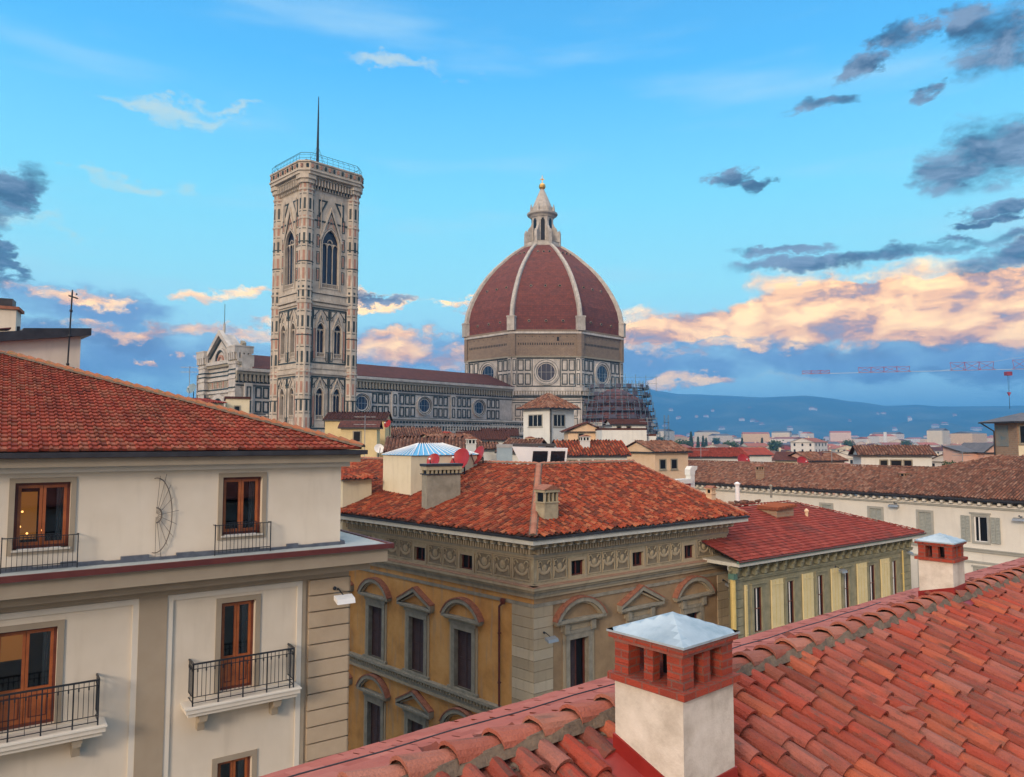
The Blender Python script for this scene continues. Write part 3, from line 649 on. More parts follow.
for k in range(8):
    ang = -90+45*k; nrm = Vector((math.cos(R(ang)), math.sin(R(ang)), 0)); o = DC+nrm*AP; M = face_mat(o, ang+90); h = SIDE/2
    drum.M = low.M = pnl.M = M
    low.wall(-h-.3, h+.3, 0, 41.6, [], 'marble')
    drum.ng([(-h,0,41.6),(h,0,41.6),(h,0,51.2),(-h,0,51.2)], 'marble'); drum.ng([(-h,-.15,51.2),(h,-.15,51.2),(h,-.15,59.6),(-h,-.15,59.6)], 'rough_masonry')
    # main drum storey
    for sx in (-1, 1):
        x0, x1 = (-h+1.7, -4.7) if sx < 0 else (4.7, h-1.7)
        marble_panels(pnl, x0, x1, 2, 42.4, 46.0, 0, .35, .32); marble_panels(pnl, x0, x1, 2, 46.8, 50.4, 0, .35, .32)
        pnl.box(*sorted((sx*(h-1.5), sx*(h-.1))), -.35, 0, 41.6, 51.2, 'marble')
        for za, zb in ((42.3, 46.0), (46.8, 50.5)): frame(pnl, *sorted((sx*(h-1.3), sx*(h-.3))), za, zb, .22, -.42, -.3, 'green_marble')
        for q in (4.45, h-1.62): pnl.box(*sorted((sx*q-.12, sx*q+.12)), -.1, 0, 41.9, 50.9, 'green_marble')
    pnl.box(-h, h, -.12, 0, 41.75, 42.1, 'green_marble'); pnl.box(-h, h, -.12, 0, 50.6, 50.9, 'green_marble')
    pnl.box(-h-.3, h+.3, -.9, 0, 40.4, 41.5, 'marble'); pnl.box(-h, h, -.7, 0, 39.5, 40.4, 'grey_stone')
    for i in range(26): pnl.box(-h+.3+i*SIDE/26, -h+.75+i*SIDE/26, -.8, 0, 39.0, 40.3, 'marble')
    pnl.box(-h, h, -.35, 0, 38.6, 39.0, 'green_marble')
    pnl.box(-h-.2, h+.2, -.55, 0, 51.0, 51.5, 'grey_stone'); 
    # bare brick gallery storey
    pnl.box(-h-.2, h+.2, -.7, 0, 58.6, 59.2, 'marble'); pnl.box(-h-.2, h+.2, -.55, 0, 59.2, 59.9, 'rough_masonry')
    for sx in (-1, 1): pnl.box(*sorted((sx*(h-1.1), sx*(h+.25))), -.6, 0, 51.4, 61.8, 'rough_masonry')
    for i in range(24):
        if k != 0 or True: pnl.box(-h+2+i*.75, -h+2.3+i*.75, -.22, -.1, 55.0, 55.7, 'void')
    pnl.box(3.4, 4.1, -.25, -.1, 56.3, 57.6, 'void') if k == 0 else None
    for i in range(9): pnl.box(-h+2+i*2.2, -h+2.25+i*2.2, -.2, -.1, 57.6, 57.85, 'void')
    # lower storey panels
    for z in (28.2, 32.4): marble_panels(pnl, -h+.8, h-.8, 9, z, z+3.7, 0, .5, .2)
    for z in (26.8, 27.4, 36.6, 37.4, 38.2): pnl.box(-h, h, -.1, 0, z, z+.28, 'green_marble')
    oculus(M, 0, 46.4, 4.15, 2.7, cath)
# the one finished marble gallery stretch on the eastern side
low.build('lower_wall', cath); drum.build('drum', cath); pnl.build('marble_panelling', cath)
PR = [(28.2,59.9),(28.15,62),(27.95,64.5),(27.3,68),(25.9,71.6),(24.3,74.7),(22.3,78),(20,81.1),(17.4,84),(14.9,86.3),(12.2,88.8),(9.5,90.9),(6.6,92.8)]
dome = MB(); ribs = []
def dring(r, z, k, off=0.0): a = R(-90+22.5+45*k); return Vector((DC.x+(r+off)*math.cos(a), DC.y+(r+off)*math.sin(a), z))
for k in range(8):
    for (r0, z0), (r1, z1) in zip(PR, PR[1:]): dome.ng([dring(r0,z0,k-1), dring(r0,z0,k), dring(r1,z1,k), dring(r1,z1,k-1)], 'dome_tile')
    rb = MB(); a = R(-90+22.5+45*k); rad = Vector((math.cos(a), math.sin(a), 0)); tg = Vector((-math.sin(a), math.cos(a), 0))
    rows = []
    for (r, z) in PR:
        w = .46+.2*(r/28); c = DC+rad*r+Vector((0,0,z)); rows.append([c-tg*w-rad*.6, c-tg*w+rad*.75, c-tg*w*.5+rad*1.15, c+tg*w*.5+rad*1.15, c+tg*w+rad*.75, c+tg*w-rad*.6])
    for A, B in zip(rows, rows[1:]):
        for q in range(5): rb.ng([A[q], A[q+1], B[q+1], B[q]], 'dome_rib')
    rb.ng(rows[0][::-1], 'dome_rib'); c = DC+rad*28.7
    rb.M = face_mat(c, math.degrees(a)+90); rb.box(-1.25, 1.25, -.8, 1.0, 59.6, 64.0, 'dome_rib'); rb.box(-1.4, 1.4, -.95, 1.0, 63.8, 64.3, 'dome_rib'); rb.build('rib', cath)
dm = dome.build('dome', cath)
for k in range(8):
    for frac, cols in ((.11, (-.5, 0, .5)), (.42, (-.5, 0, .5)), (.84, (-.42, 0, .42))):
        seg = frac*(len(PR)-1); i = int(seg); t = seg-i
        for c in cols:
            a0 = dring(PR[i][0], PR[i][1], k-1).lerp(dring(PR[i][0], PR[i][1], k), .5+c*.5); a1 = dring(PR[i+1][0], PR[i+1][1], k-1).lerp(dring(PR[i+1][0], PR[i+1][1], k), .5+c*.5)
            p = a0.lerp(a1, t); nn = (p-DC); nn.z = 0; nn.normalize()
            ho = MB(); ho.tube(p-nn*.6, p+nn*.28, .48, 'rough_masonry', 8); ho.tube(p-nn*.5, p+nn*.31, .30, 'void', 8); ho.build('dome_opening', cath)
lt = MB(); c = (DC.x, DC.y)
lt.lathe(c, [(7.0,91.9),(7.3,92.6),(7.3,93.0),(6.7,93.2),(6.7,94.2),(6.9,94.3)], 8, 'dome_rib', R(22.5)); lt.lathe(c, [(4.1,92),(4.1,104.2)], 8, 'dome_rib', R(22.5))
for k in range(8):
    a = R(-90+22.5+45*k); M = face_mat((DC.x, DC.y), math.degrees(a)); lt.M = M
    lt.prism([(3.2,93),(6.3,93),(6.3,97.4),(5.7,98.4),(5.2,99.6),(4.5,100.3),(3.9,101.8),(3.2,102.2)], -.4, .4, 'dome_rib'); lt.prism([(6.0,93),(6.8,93),(6.8,97.6),(6.4,98.6),(6.0,97.6)], -.5, .5, 'dome_rib')
    M = face_mat((DC.x, DC.y), -90+45*k); lt.M = M; lt.box(3.6, 3.84, -.7, .7, 94.2, 102.4, 'void'); lt.prism([(3.7,102.4),(3.88,102.4),(3.88,103.0),(3.7,103.0)], -.4, .4, 'void')
    lt.M = face_mat((DC.x, DC.y), math.degrees(a)); lt.prism([(3.6,105.6),(4.7,105.6),(4.7,106.4),(4.35,108.3),(4.0,106.6),(3.6,106.6)], -.35, .35, 'dome_rib')
lt.M = Matrix.Identity(4)
lt.lathe(c, [(4.2,103.6),(4.6,104.2),(5.4,104.7),(5.5,105.3),(4.8,105.6),(4.0,105.8),(3.9,107.3),(3.5,107.8)], 16, 'dome_rib')
ln = lt.build('lantern', cath)
lt = MB(); lt.lathe(c, [(3.6,107.4),(2.9,109.2),(2.0,111.4),(1.0,113.6),(.75,114.2)], 16, 'dome_rib'); lt.build('lantern_cone', cath)
lt = MB(); lt.ball((c[0], c[1], 115.4), 1.25, 'gold', 14, 8); lt.box(c[0]-.12, c[0]+.12, c[1]-.12, c[1]+.12, 116.5, 119.4, 'gold'); lt.box(c[0]-.75, c[0]+.75, c[1]-.12, c[1]+.12, 117.9, 118.2, 'gold'); lt.build('gilt_ball', cath)

# nave: local x runs east (0 at the facade), y runs north from the axis
NA0 = DC-EU*116; MN_ = face_mat(NA0, 45)
nv = MB(MN_); LEN = 93.0
Ms = face_mat(NA0-NU*11, 45)
nv.M = Ms; nv.wall(0, LEN, 0, 41.2, [], 'marble')
nv.M = MN_; nv.box(0, LEN, 10.9, 11, 0, 41.2, 'marble'); nv.build('nave_wall', cath)
rf = MB(MN_); 
rf.raw([(4,-12.1,41.7),(LEN,-12.1,41.7),(LEN,0,46.2),(4,0,46.2),(4,12.1,41.7),(LEN,12.1,41.7)], [(0,1,2,3),(3,2,5,4),(0,3,4)], 'nave_tile'); rf.build('nave_roof', cath)
nt_ = MB(Ms)
nt_.box(0, LEN, -1.1, 0, 40.9, 41.6, 'marble'); nt_.box(0, LEN, -.8, 0, 40.2, 40.9, 'grey_stone')
for i in range(int(LEN/1.0)): nt_.box(i, i+.5, -.7, 0, 38.6, 40.2, 'grey_stone'); 
nt_.box(0, LEN, -.15, 0, 38.2, 40.2, 'green_marble')
for i in range(int(LEN/1.0)): nt_.box(i+.62, i+.88, -.22, 0, 38.4, 39.6, 'marble')
nt_.box(0, LEN, -.2, 0, 37.9, 38.2, 'marble'); nt_.box(0, LEN, -.1, 0, 30.2, 30.6, 'green_marble'); nt_.box(0, LEN, -.1, 0, 31.0, 31.2, 'green_marble'); nt_.box(0, LEN, -.1, 0, 37.5, 37.7, 'green_marble')
OC = [13.4, 34.1, 54.8, 75.6]
for cx in OC:
    oculus(Ms, cx, 34.6, 2.75, 1.75, cath)
    for sx in (-1, 1):
        x0, x1 = sorted((cx+sx*3.1, cx+sx*8.7))
        marble_panels(nt_, x0, x1, 3, 31.4, 34.1, 0, .3, .32); marble_panels(nt_, x0, x1, 3, 34.7, 37.4, 0, .3, .32)
    for q in (-10.35, ):
        nt_.box(cx+q-1.0, cx+q+1.0, -.45, 0, 0, 38.2, 'marble')
        for za, zb in ((31.4, 34.1), (34.7, 37.4)): frame(nt_, cx+q-.55, cx+q+.55, za, zb, .25, -.53, -.44, 'green_marble')
nt_.build('nave_panelling', cath)
# south aisle with its gallery
ai = MB(face_mat(NA0-NU*20.5, 45)); ai.wall(3, LEN+6, 0, 30.4, [], 'marble')
ai.box(3, LEN+6, .02, 9.5, 27.2, 27.6, 'nave_tile')
ai.box(3, LEN+6, -.9, .1, 26.6, 27.3, 'marble'); ai.box(3, LEN+6, -.15, 0, 27.4, 28.8, 'green_marble'); ai.box(3, LEN+6, -.6, .3, 30.3, 30.7, 'marble')
x = 3.0
while x < LEN+5:
    ai.box(x, x+.28, -.45, 0, 27.3, 28.6, 'marble'); arch_band(ai, x+.64, 28.4, .72, 0, .16, -.42, -.05, 'marble', 5); ai.tube((x+.64,-.3,29.6), (x+.64,-.05,29.6), .34, 'green_marble', 4); x += 1.0
for z in (24, 25, 25.8): ai.box(3, LEN+6, -.1, 0, z, z+.35, 'green_marble')
i = 0; x = 4.0
while x < LEN+4:
    frame(ai, x, x+1.6, 18.5, 23.4, .22, -.1, 0, 'green_marble'); x += 2.2
ai.build('aisle', cath)
# west front: gable and corner turrets, facade plane at local x = 0
fo = NA0+NU*11+EU*1.4; Mf = face_mat(fo, -45)    # local x runs south along the facade, 0..22
fa = MB(Mf); fa.prism([(0,0),(22,0),(22,44.8),(19,44.8),(11,50.6),(3,44.8),(0,44.8)], 0, 3.0, 'marble')
for sx in (0, 1):
    pts = [(11, 51.6), (11, 50.2), (18.3, 44.9), (19.6, 44.9)]
    if not sx: pts = [(22-a, b) for a, b in pts]
    fa.prism(pts, -.9, .2, 'marble')
    pts = [(11, 49.6), (11, 49.2), (17.0, 44.9), (17.6, 44.9)]
    if not sx: pts = [(22-a, b) for a, b in pts]
    fa.prism(pts, -.4, 0, 'green_marble')
arch_band(fa, 11, 43.9, 5.6, 0, .5, -.5, 0, 'marble', 12); arch_band(fa, 11, 43.9, 4.8, 0, .3, -.3, 0, 'green_marble', 12); arch_band(fa, 11, 43.9, 2.2, 0, .5, -.4, 0, 'pink_marble', 10)
fa.box(0, 22, -1.0, 0, 43.1, 43.9, 'marble'); fa.box(0, 22, -.7, 0, 42.4, 43.1, 'grey_stone')
for z in (41.2, 40.2, 37.0): fa.box(0, 22, -.15, 0, z, z+.3, 'green_marble')
for z in (39.2, 36.2): fa.box(0, 22, -.5, 0, z, z+.5, 'marble')
for i in range(22): fa.box(i+.2, i+.7, -.12, 0, 37.5, 39.0, 'grey_stone' if i % 3 else 'pink_marble')
arch_band(fa, 11, 31.5, 7.0, 0, 1.0, -.7, 0, 'marble', 14); arch_band(fa, 11, 31.5, 6.2, 0, .4, -.35, 0, 'green_marble', 14)
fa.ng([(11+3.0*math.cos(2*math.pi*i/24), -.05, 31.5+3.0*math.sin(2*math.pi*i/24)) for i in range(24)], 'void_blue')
for x in (2.4, 4.6, 17.4, 19.6): frame(fa, x-.7, x+.7, 28, 35.4, .2, -.15, 0, 'green_marble'); fa.box(x-.35, x+.35, -.1, 0, 29, 34.6, 'grey_stone')
fa.build('west_gable', cath)
def turret(x0):
    t_ = MB(Mf); t_.box(x0, x0+3.6, -1.2, 2.4, 0, 43.4, 'marble')
    for z in (42.6, 39.2, 36.2): t_.box(x0-.2, x0+3.8, -1.4, 2.6, z, z+.45, 'marble')
    for z in (41.2, 40.2, 37.0): t_.box(x0-.08, x0+3.68, -1.3, 2.5, z, z+.3, 'green_marble')
    t_.box(x0-.1, x0+3.7, -1.3, 2.5, 43.4, 45.0, 'grey_stone')
    for i in range(4): t_.box(x0+3.6, x0+4.0, -1.2+i*1.0, -.6+i*1.0, 43.6, 45.2, 'marble')
    for i in range(4): t_.box(x0-.1+i*1.05, x0+.45+i*1.05, -1.7, -1.2, 43.6, 45.2, 'marble')
    t_.box(x0-.4, x0+3.95, -1.7, 2.9, 45.2, 46.6, 'marble'); t_.box(x0-.5, x0+4.05, -1.8, 3.0, 46.6, 46.9, 'marble')
    for zz in (31.0, ):
        for y_ in (-.8, .9): t_.box(x0+3.6, x0+3.72, y_, y_+1.2, 30.5, 35.4, 'green_marble'); t_.box(x0+3.7, x0+3.8, y_+.35, y_+.85, 31, 34.9, 'marble')
    for y_ in (-1.1, .5): t_.box(x0+3.6, x0+3.7, y_, y_+.3, 28, 36, 'green_marble')
    t_.build('turret', cath)
turret(17.9); turret(.6)
fa = MB(Mf); fa.tube((11,.5,51.0), (11,.5,53.2), .3, 'marble', 6); fa.tube((11,.5,53), (11,.5,58), .07, 'iron', 4); fa.prism([(14.2,47.6),(15.6,46.4),(15.6,48.4),(14.6,49)], 3, 4, 'grey_stone'); fa.build('finial', cath)
# body block behind the drum corner and the south tribune
TC = DC-NU*27.5+Vector((3.0,0,0))
tb = MB(); tb.slab([(TC.x+12.6*math.cos(R(a)), TC.y+12.6*math.sin(R(a))) for a in range(-112, 248, 45)], 0, 30.5, 'marble')
for a in range(-112, 248, 45):
    b = a+45; p0 = Vector((TC.x+12.6*math.cos(R(a)), TC.y+12.6*math.sin(R(a)))); p1 = Vector((TC.x+12.6*math.cos(R(b)), TC.y+12.6*math.sin(R(b))))
    M = face_mat(p0, a+22.5+90); w = (p1-p0).length; tb.M = M
    marble_panels(tb, .4, w-.4, 4, 24.4, 28.4, 0, .5, .2); tb.box(0, w, -.5, 0, 29.3, 30.1, 'marble'); tb.box(0, w, -.12, 0, 23.2, 23.7, 'green_marble')
tb.M = Matrix.Identity(4); tr = tb.build('tribune', cath)
tb = MB(); tb.lathe((TC.x, TC.y), [(12.4,30.5),(11.6,33.5),(9.6,36.8),(6.5,39.4),(2.5,41.2),(.3,41.6)], 8, 'apse_tile', R(-112)); tb.build('tribune_roof', cath)

# scaffold wrapped round the tribune
scf = thing('scaffold', 'grey steel scaffold in stacked netted tiers wrapped round the cathedral side chapel under the dome', 'scaffold', (TC.x, TC.y, 0))
st = MB(); DK = {}; nets = MB()
LV = [22, 24.4, 26.8, 29.2, 31.6, 34, 36.4, 38.8, 41.2, 43.0]
def rad(z): return 14.6-(max(z,24)-24)*.22
for a in range(-150, 60, 9):
    a0, a1 = R(a), R(a+9)
    for z0, z1 in zip(LV, LV[1:]):
        r0 = rad(z0)
        for rr in (r0, r0-1.6):
            p = (TC.x+rr*math.cos(a0), TC.y+rr*math.sin(a0)); q = (TC.x+rr*math.cos(a1), TC.y+rr*math.sin(a1))
            st.tube(p+(z0,), p+(z1+.6,), .075, 'scaffold_steel', 4); st.tube(p+(z0+1,), q+(z0+1,), .06, 'scaffold_steel', 3)
        if (a//9) % 3 == 0: st.tube(p+(z0,), q+(z1,), .06, 'scaffold_steel', 3)
        P1 = [(TC.x+rr*math.cos(t), TC.y+rr*math.sin(t)) for rr, t in ((r0+.1, a0), (r0+.1, a1), (r0-1.8, a1), (r0-1.8, a0))]
        DK.setdefault(z0, MB()).slab(P1, z0, z0+.14, 'scaffold_deck')
        if (a//9*7+int(z0*3)) % 5 < 2: nets.ng([(TC.x+(r0+.16)*math.cos(t), TC.y+(r0+.16)*math.sin(t), z) for t, z in ((a0, z0+.15), (a1, z0+.15), (a1, z0+1.25), (a0, z0+1.25))], 'scaffold_net')
for i in range(9):
    x = TC.x-14+i*3.2
    st.tube((x, TC.y-10, 40), (x, TC.y-10, 46-abs(i-4)*.3), .075, 'scaffold_steel', 4)
for z in (42.5, 44.5): st.tube((TC.x-14, TC.y-10, z), (TC.x+12, TC.y-10, z), .06, 'scaffold_steel', 4)
st.build('scaffold_frame', scf); [q_.build('deck', scf) for q_ in DK.values()]; nets.build('netting', scf)
tw = MB()
for i in range(2):
    for j in range(2):
        tw.tube((TC.x+15.8+i*1.3, TC.y-2+j*1.3, 0), (TC.x+15.8+i*1.3, TC.y-2+j*1.3, 33), .09, 'scaffold_steel', 4)
for k in range(14): z = 2+k*2.2; tw.box(TC.x+15.7, TC.x+17.2, TC.y-2.1, TC.y-.6, z, z+.1, 'scaffold_deck'); tw.tube((TC.x+15.8, TC.y-2, z), (TC.x+17.1, TC.y-2, z+2.2), .06, 'scaffold_steel', 3)
tw.build('hoist_tower', scf)

# ================================================================== HELPERS FOR HOUSES
def shutters(mb, x0, x1, z0, z1, y, m, slat=.1):      # a pair of louvred leaves in the plane y
    xm = (x0+x1)/2
    for a, b in ((x0, xm-.01), (xm+.01, x1)):
        frame(mb, a, b, z0, z1, .06, y, y+.04, m); mb.box(a+.06, b-.06, y+.005, y+.035, (z0+z1)/2-.04, (z0+z1)/2+.04, m)
        z = z0+.06
        while z < z1-.1:
            mb.raw([(a+.06,y+.004,z),(b-.06,y+.004,z),(b-.06,y+.034,z+slat*.75),(a+.06,y+.034,z+slat*.75),(a+.06,y+.012,z-.012),(b-.06,y+.012,z-.012)], [(0,1,2,3),(4,5,1,0)], m); z += slat
        mb.ng([(a+.05,y+.045,z0),(b-.05,y+.045,z0),(b-.05,y+.045,z1),(a+.05,y+.045,z1)], 'void')
def timber_window(M, par, x0, x1, z0, z1, band, dep=.28, lit=0, door=False, sill=True):
    w = MB(M)
    # painted surround band
    frame(w, x0-band, x1+band, z0-(0 if door else band), z1+band, band, -.03, .0, 'taupe_trim') if not door else (w.box(x0-band, x0, -.03, 0, z0, z1+band, 'taupe_trim'), w.box(x1, x1+band, -.03, 0, z0, z1+band, 'taupe_trim'), w.box(x0, x1, -.03, 0, z1, z1+band, 'taupe_trim'))
    t = .07; y = dep-.08
    frame(w, x0, x1, z0, z1, t, y-.03, y+.06, 'dark_wood')
    xm = (x0+x1)/2; leaf = []
    for a, b in ((x0+t, xm-.005), (xm+.005, x1-t)):
        zb = z0+t; lo = zb+(.75 if door else .0)
        if door: w.box(a, b, y, y+.05, zb, lo, 'wood'); frame(w, a+.09, b-.09, zb+.12, lo-.1, .025, y-.012, y, 'dark_wood')
        w.box(a, a+.065, y-.02, y+.045, lo, z1-t, 'wood'); w.box(b-.065, b, y-.02, y+.045, lo, z1-t, 'wood'); w.box(a+.065, b-.065, y-.02, y+.045, z1-t-.07, z1-t, 'wood'); w.box(a+.065, b-.065, y-.02, y+.045, lo, lo+.08, 'wood')
        leaf.append((a+.065, b-.065, lo+.08, z1-t-.07))
    if sill: w.box(x0-.03, x1+.03, -.06, dep-.1, z0-.05, z0, 'cream_trim')
    o = w.build('window', par)
    gq = MB(M)
    for a, b, c, d in leaf: gq.ng([(a,y+.02,c),(b,y+.02,c),(b,y+.02,d),(a,y+.02,d)], 'glass')
    gq.build('pane', o)
    rm = MB(M); m = 'room_dark'; X0, X1, Y0, Y1, Z0, Z1 = x0-.9, x1+.9, dep+.02, dep+2.6, z0-.3, z1+.15
    for q in ([(X0,Y1,Z0),(X1,Y1,Z0),(X1,Y1,Z1),(X0,Y1,Z1)], [(X0,Y0,Z0),(X0,Y1,Z0),(X0,Y1,Z1),(X0,Y0,Z1)], [(X1,Y0,Z0),(X1,Y1,Z0),(X1,Y1,Z1),(X1,Y0,Z1)], [(X0,Y0,Z0),(X1,Y0,Z0),(X1,Y1,Z0),(X0,Y1,Z0)], [(X0,Y0,Z1),(X1,Y0,Z1),(X1,Y1,Z1),(X0,Y1,Z1)]): rm.ng(q, m)
    if lit == 1:
        rm.box(x0+.05, x0+.55, dep+1.9, dep+2.0, z0, z1-.35, 'room_warm')
        for px_, pz in ((.16,.42),(.10,.30),(.32,.24),(.62,.3),(.98,.34),(1.04,.26),(.2,.8)): rm.ball((x0+px_, dep+1.1, z0+pz), .028, 'lamp_glow', 6, 4)
    if lit == 2: rm.prism([(x0+.1, z1-.25),(x0+.42, z1-.1),(x0+.5, z1-.42)], dep+1.4, dep+1.45, 'lamp_glow'); rm.box(x0-.2, x0+.7, dep+2.0, dep+2.1, z0+1.1, z1-.1, 'room_warm')
    rm.build('room', o)
    cu = MB(M); n = 7
    for i in range(n):
        a = x1-.28+i*.025; cu.ng([(a, dep+.06+.03*(i % 2), z0+.05), (a+.03, dep+.06+.03*((i+1) % 2), z0+.05), (a+.03, dep+.06+.03*((i+1) % 2), z1-.1), (a, dep+.06+.03*(i % 2), z1-.1)], 'curtain')
    cu.build('curtain', o)
    return o

# ================================================================== CREAM HOUSE ON THE LEFT
WO = Vector((-4.98, 22.80, 0)); WA = 34.8
wh_ = thing('apartment_house', 'cream house at left with taupe bands, iron balconies and a red tiled roof', 'house', tuple(WO))
Mw = face_mat(WO, WA); UO = Vector((-5.206, 22.664, 0)); Mu = face_mat(UO, WA); WL = -20.0; WDp = 14.0
# lower storeys: real openings
lowh = [(-3.66, -2.74, 17.0-.0, 20.52), (-3.66, -2.74, 13.6, 16.26), (-8.78, -7.50, 17.6-.6, 20.45), (-8.78, -7.5, 13.6, 16.2), (-13.9, -12.7, 17.0, 20.45), (-13.9, -12.7, 13.6, 16.2)]
lowh = [(a, b, 18.12 if c == 17.0 else c, d) for a, b, c, d in lowh]
for wv in (0,):
    m = MB(Mw)
    m.wall(WL, -1.36, 0, 21.3, lowh, 'cream_wall', .28); m.wall(-1.36, 0, 0, 21.3, [], 'taupe_wall')
    m.M = face_mat(WO, WA+90); m.wall(0, WDp, 0, 21.3, [], 'taupe_wall'); m.M = Mw
    m.box(WL, -.02, WDp-.1, WDp, 0, 21.3, 'cream_wall'); m.box(WL, WL+.1, 0, WDp, 0, 21.3, 'cream_wall')
    m.build('lower_wall', wh_)
    m = MB(Mu); uph = [(-3.44, -2.36, 22.36, 23.96), (-8.24, -7.08, 22.36, 23.96), (-13.2, -12.1, 22.36, 23.96)]
    m.wall(WL, 0, 21.7, 24.2, uph, 'cream_wall', .25); m.M = face_mat(UO, WA+90); m.wall(0, WDp-1, 21.7, 24.2, [], 'cream_wall'); m.build('upper_wall', wh_)
# taupe pilasters with quoin joints, cream panel frames
m = MB(Mw)
for a, b in ((-5.72, -5.04), (-11.3, -10.6), (-16.8, -16.1)): m.box(a, b, -.07, 0, 0, 21.0, 'taupe_wall')
m.box(WL, 0, -.075, 0, 20.92, 21.3, 'taupe_wall')
m.build('pilaster', wh_)
m = MB(Mw)
for a, b in ((-5.04, -1.42), (-10.6, -5.72), (-16.1, -11.3)):
    m.box(a, a+.14, -.05, 0, 0, 20.9, 'cream_trim'); m.box(b-.14, b, -.05, 0, 0, 20.9, 'cream_trim'); m.box(a+.14, b-.14, -.05, 0, 20.76, 20.9, 'cream_trim')
m.box(-1.42, -1.30, -.04, 0, 0, 20.92, 'taupe_trim')
m.build('panel_moulding', wh_)
z = 20.93; i = 0
qm = MB(Mw)
while z > 8:
    h = .47; 
    for (a, b) in ((-1.22, .05),): qm.box(a, b, -.09, 0, z-h, z-.045, 'quoin_stone')
    qm.M = face_mat(WO, WA+90); qm.box(-.09, 1.15, -.05, 0, z-h, z-.045, 'quoin_stone'); qm.M = Mw
    z -= h
qm.build('quoin', wh_)
# terrace ledge between storeys
m = MB(Mw); OV = 1.0
m.slab([(WL,-.95),(OV,-.95),(OV,WDp),(-.3,WDp),(-.3,.3),(WL,.3)], 21.74, 21.86, 'slab_top')
m.build('terrace', wh_)
m = MB(Mw)
m.slab([(WL,-1.0),(OV+.05,-1.0),(OV+.05,WDp),(OV-.05,WDp),(OV-.05,-.9),(WL,-.9)], 21.755, 21.9, 'dark_red_trim')
m.build('fascia', wh_)
m = MB(Mw)
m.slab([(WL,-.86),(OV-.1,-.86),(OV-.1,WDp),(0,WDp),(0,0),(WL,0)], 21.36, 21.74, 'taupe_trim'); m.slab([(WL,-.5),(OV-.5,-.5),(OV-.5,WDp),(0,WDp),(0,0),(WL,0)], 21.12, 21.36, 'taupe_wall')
m.build('soffit', wh_)
m = MB(Mu); rg = random.Random(4)
x = WL
while x < .1: 
    w = rg.uniform(.3, .8); m.box(x, min(x+w, .12), -.1-rg.uniform(0,.03), 0, 21.86, 21.93+rg.uniform(0, .09), 'lead'); x += w
m.M = face_mat(UO, WA+90); m.box(-.1, WDp-1, -.1, 0, 21.86, 21.98, 'lead')
m.build('flashing', wh_)
# upper cornice, gutter and roof
m = MB(Mu); EV = .5
m.slab([(WL,-EV+.06),(EV-.06,-EV+.06),(EV-.06,WDp),(0,WDp),(0,0),(WL,0)], 24.34, 24.56, 'taupe_trim')
m.slab([(WL,-.2),(.2,-.2),(.2,WDp),(0,WDp),(0,0),(WL,0)], 24.2, 24.34, 'cream_trim')
m.build('cornice', wh_)
m = MB(Mu); m.slab([(WL,-EV-.1),(EV+.1,-EV-.1),(EV+.1,WDp),(EV-.04,WDp),(EV-.04,-EV+.04),(WL,-EV+.04)], 24.57, 24.70, 'gutter_dark'); m.slab([(WL,-EV-.02),(EV+.02,-EV-.02),(EV+.02,WDp),(WL,WDp)], 24.56, 24.6, 'dark_red_trim'); m.build('gutter', wh_)
SL = .345; ze = 24.74
def U(x, y, z): return Mu @ Vector((x, y, z))
run = 9.0
A_ = U(EV,-EV,ze); B_ = U(WL,-EV,ze); R_ = U(EV-run,-EV+run,ze+SL*run); R2 = U(WL,-EV+run,ze+SL*run); C_ = U(EV,-EV+2*run,ze)
m = MB(); tile_roof(m, [B_, A_, R_, R2], 'white_house_tile', .21, .31, 'roman', 3, .10, 11)
tile_roof(m, [A_, C_, R_], 'white_house_tile', .21, .31, 'roman', 3, .10, 12)
b_ = U(WL,-EV+2*run,ze); m.ng([b_, R2, R_, C_], 'white_house_tile')
m.build('roof', wh_)
m = MB(); ridge_tiles(m, A_+Vector((0,0,.06)), R_+Vector((0,0,.06)), 'moss_tile', .14, .38, 5, 3, 'mortar'); ridge_tiles(m, R_+Vector((0,0,.06)), R2+Vector((0,0,.06)), 'moss_tile', .14, .38, 5, 4, 'mortar'); m.build('ridge', wh_); m = MB(); ridge_tiles(m, C_, R_, 'moss_tile', .14, .38); m.build('ridge', wh_)
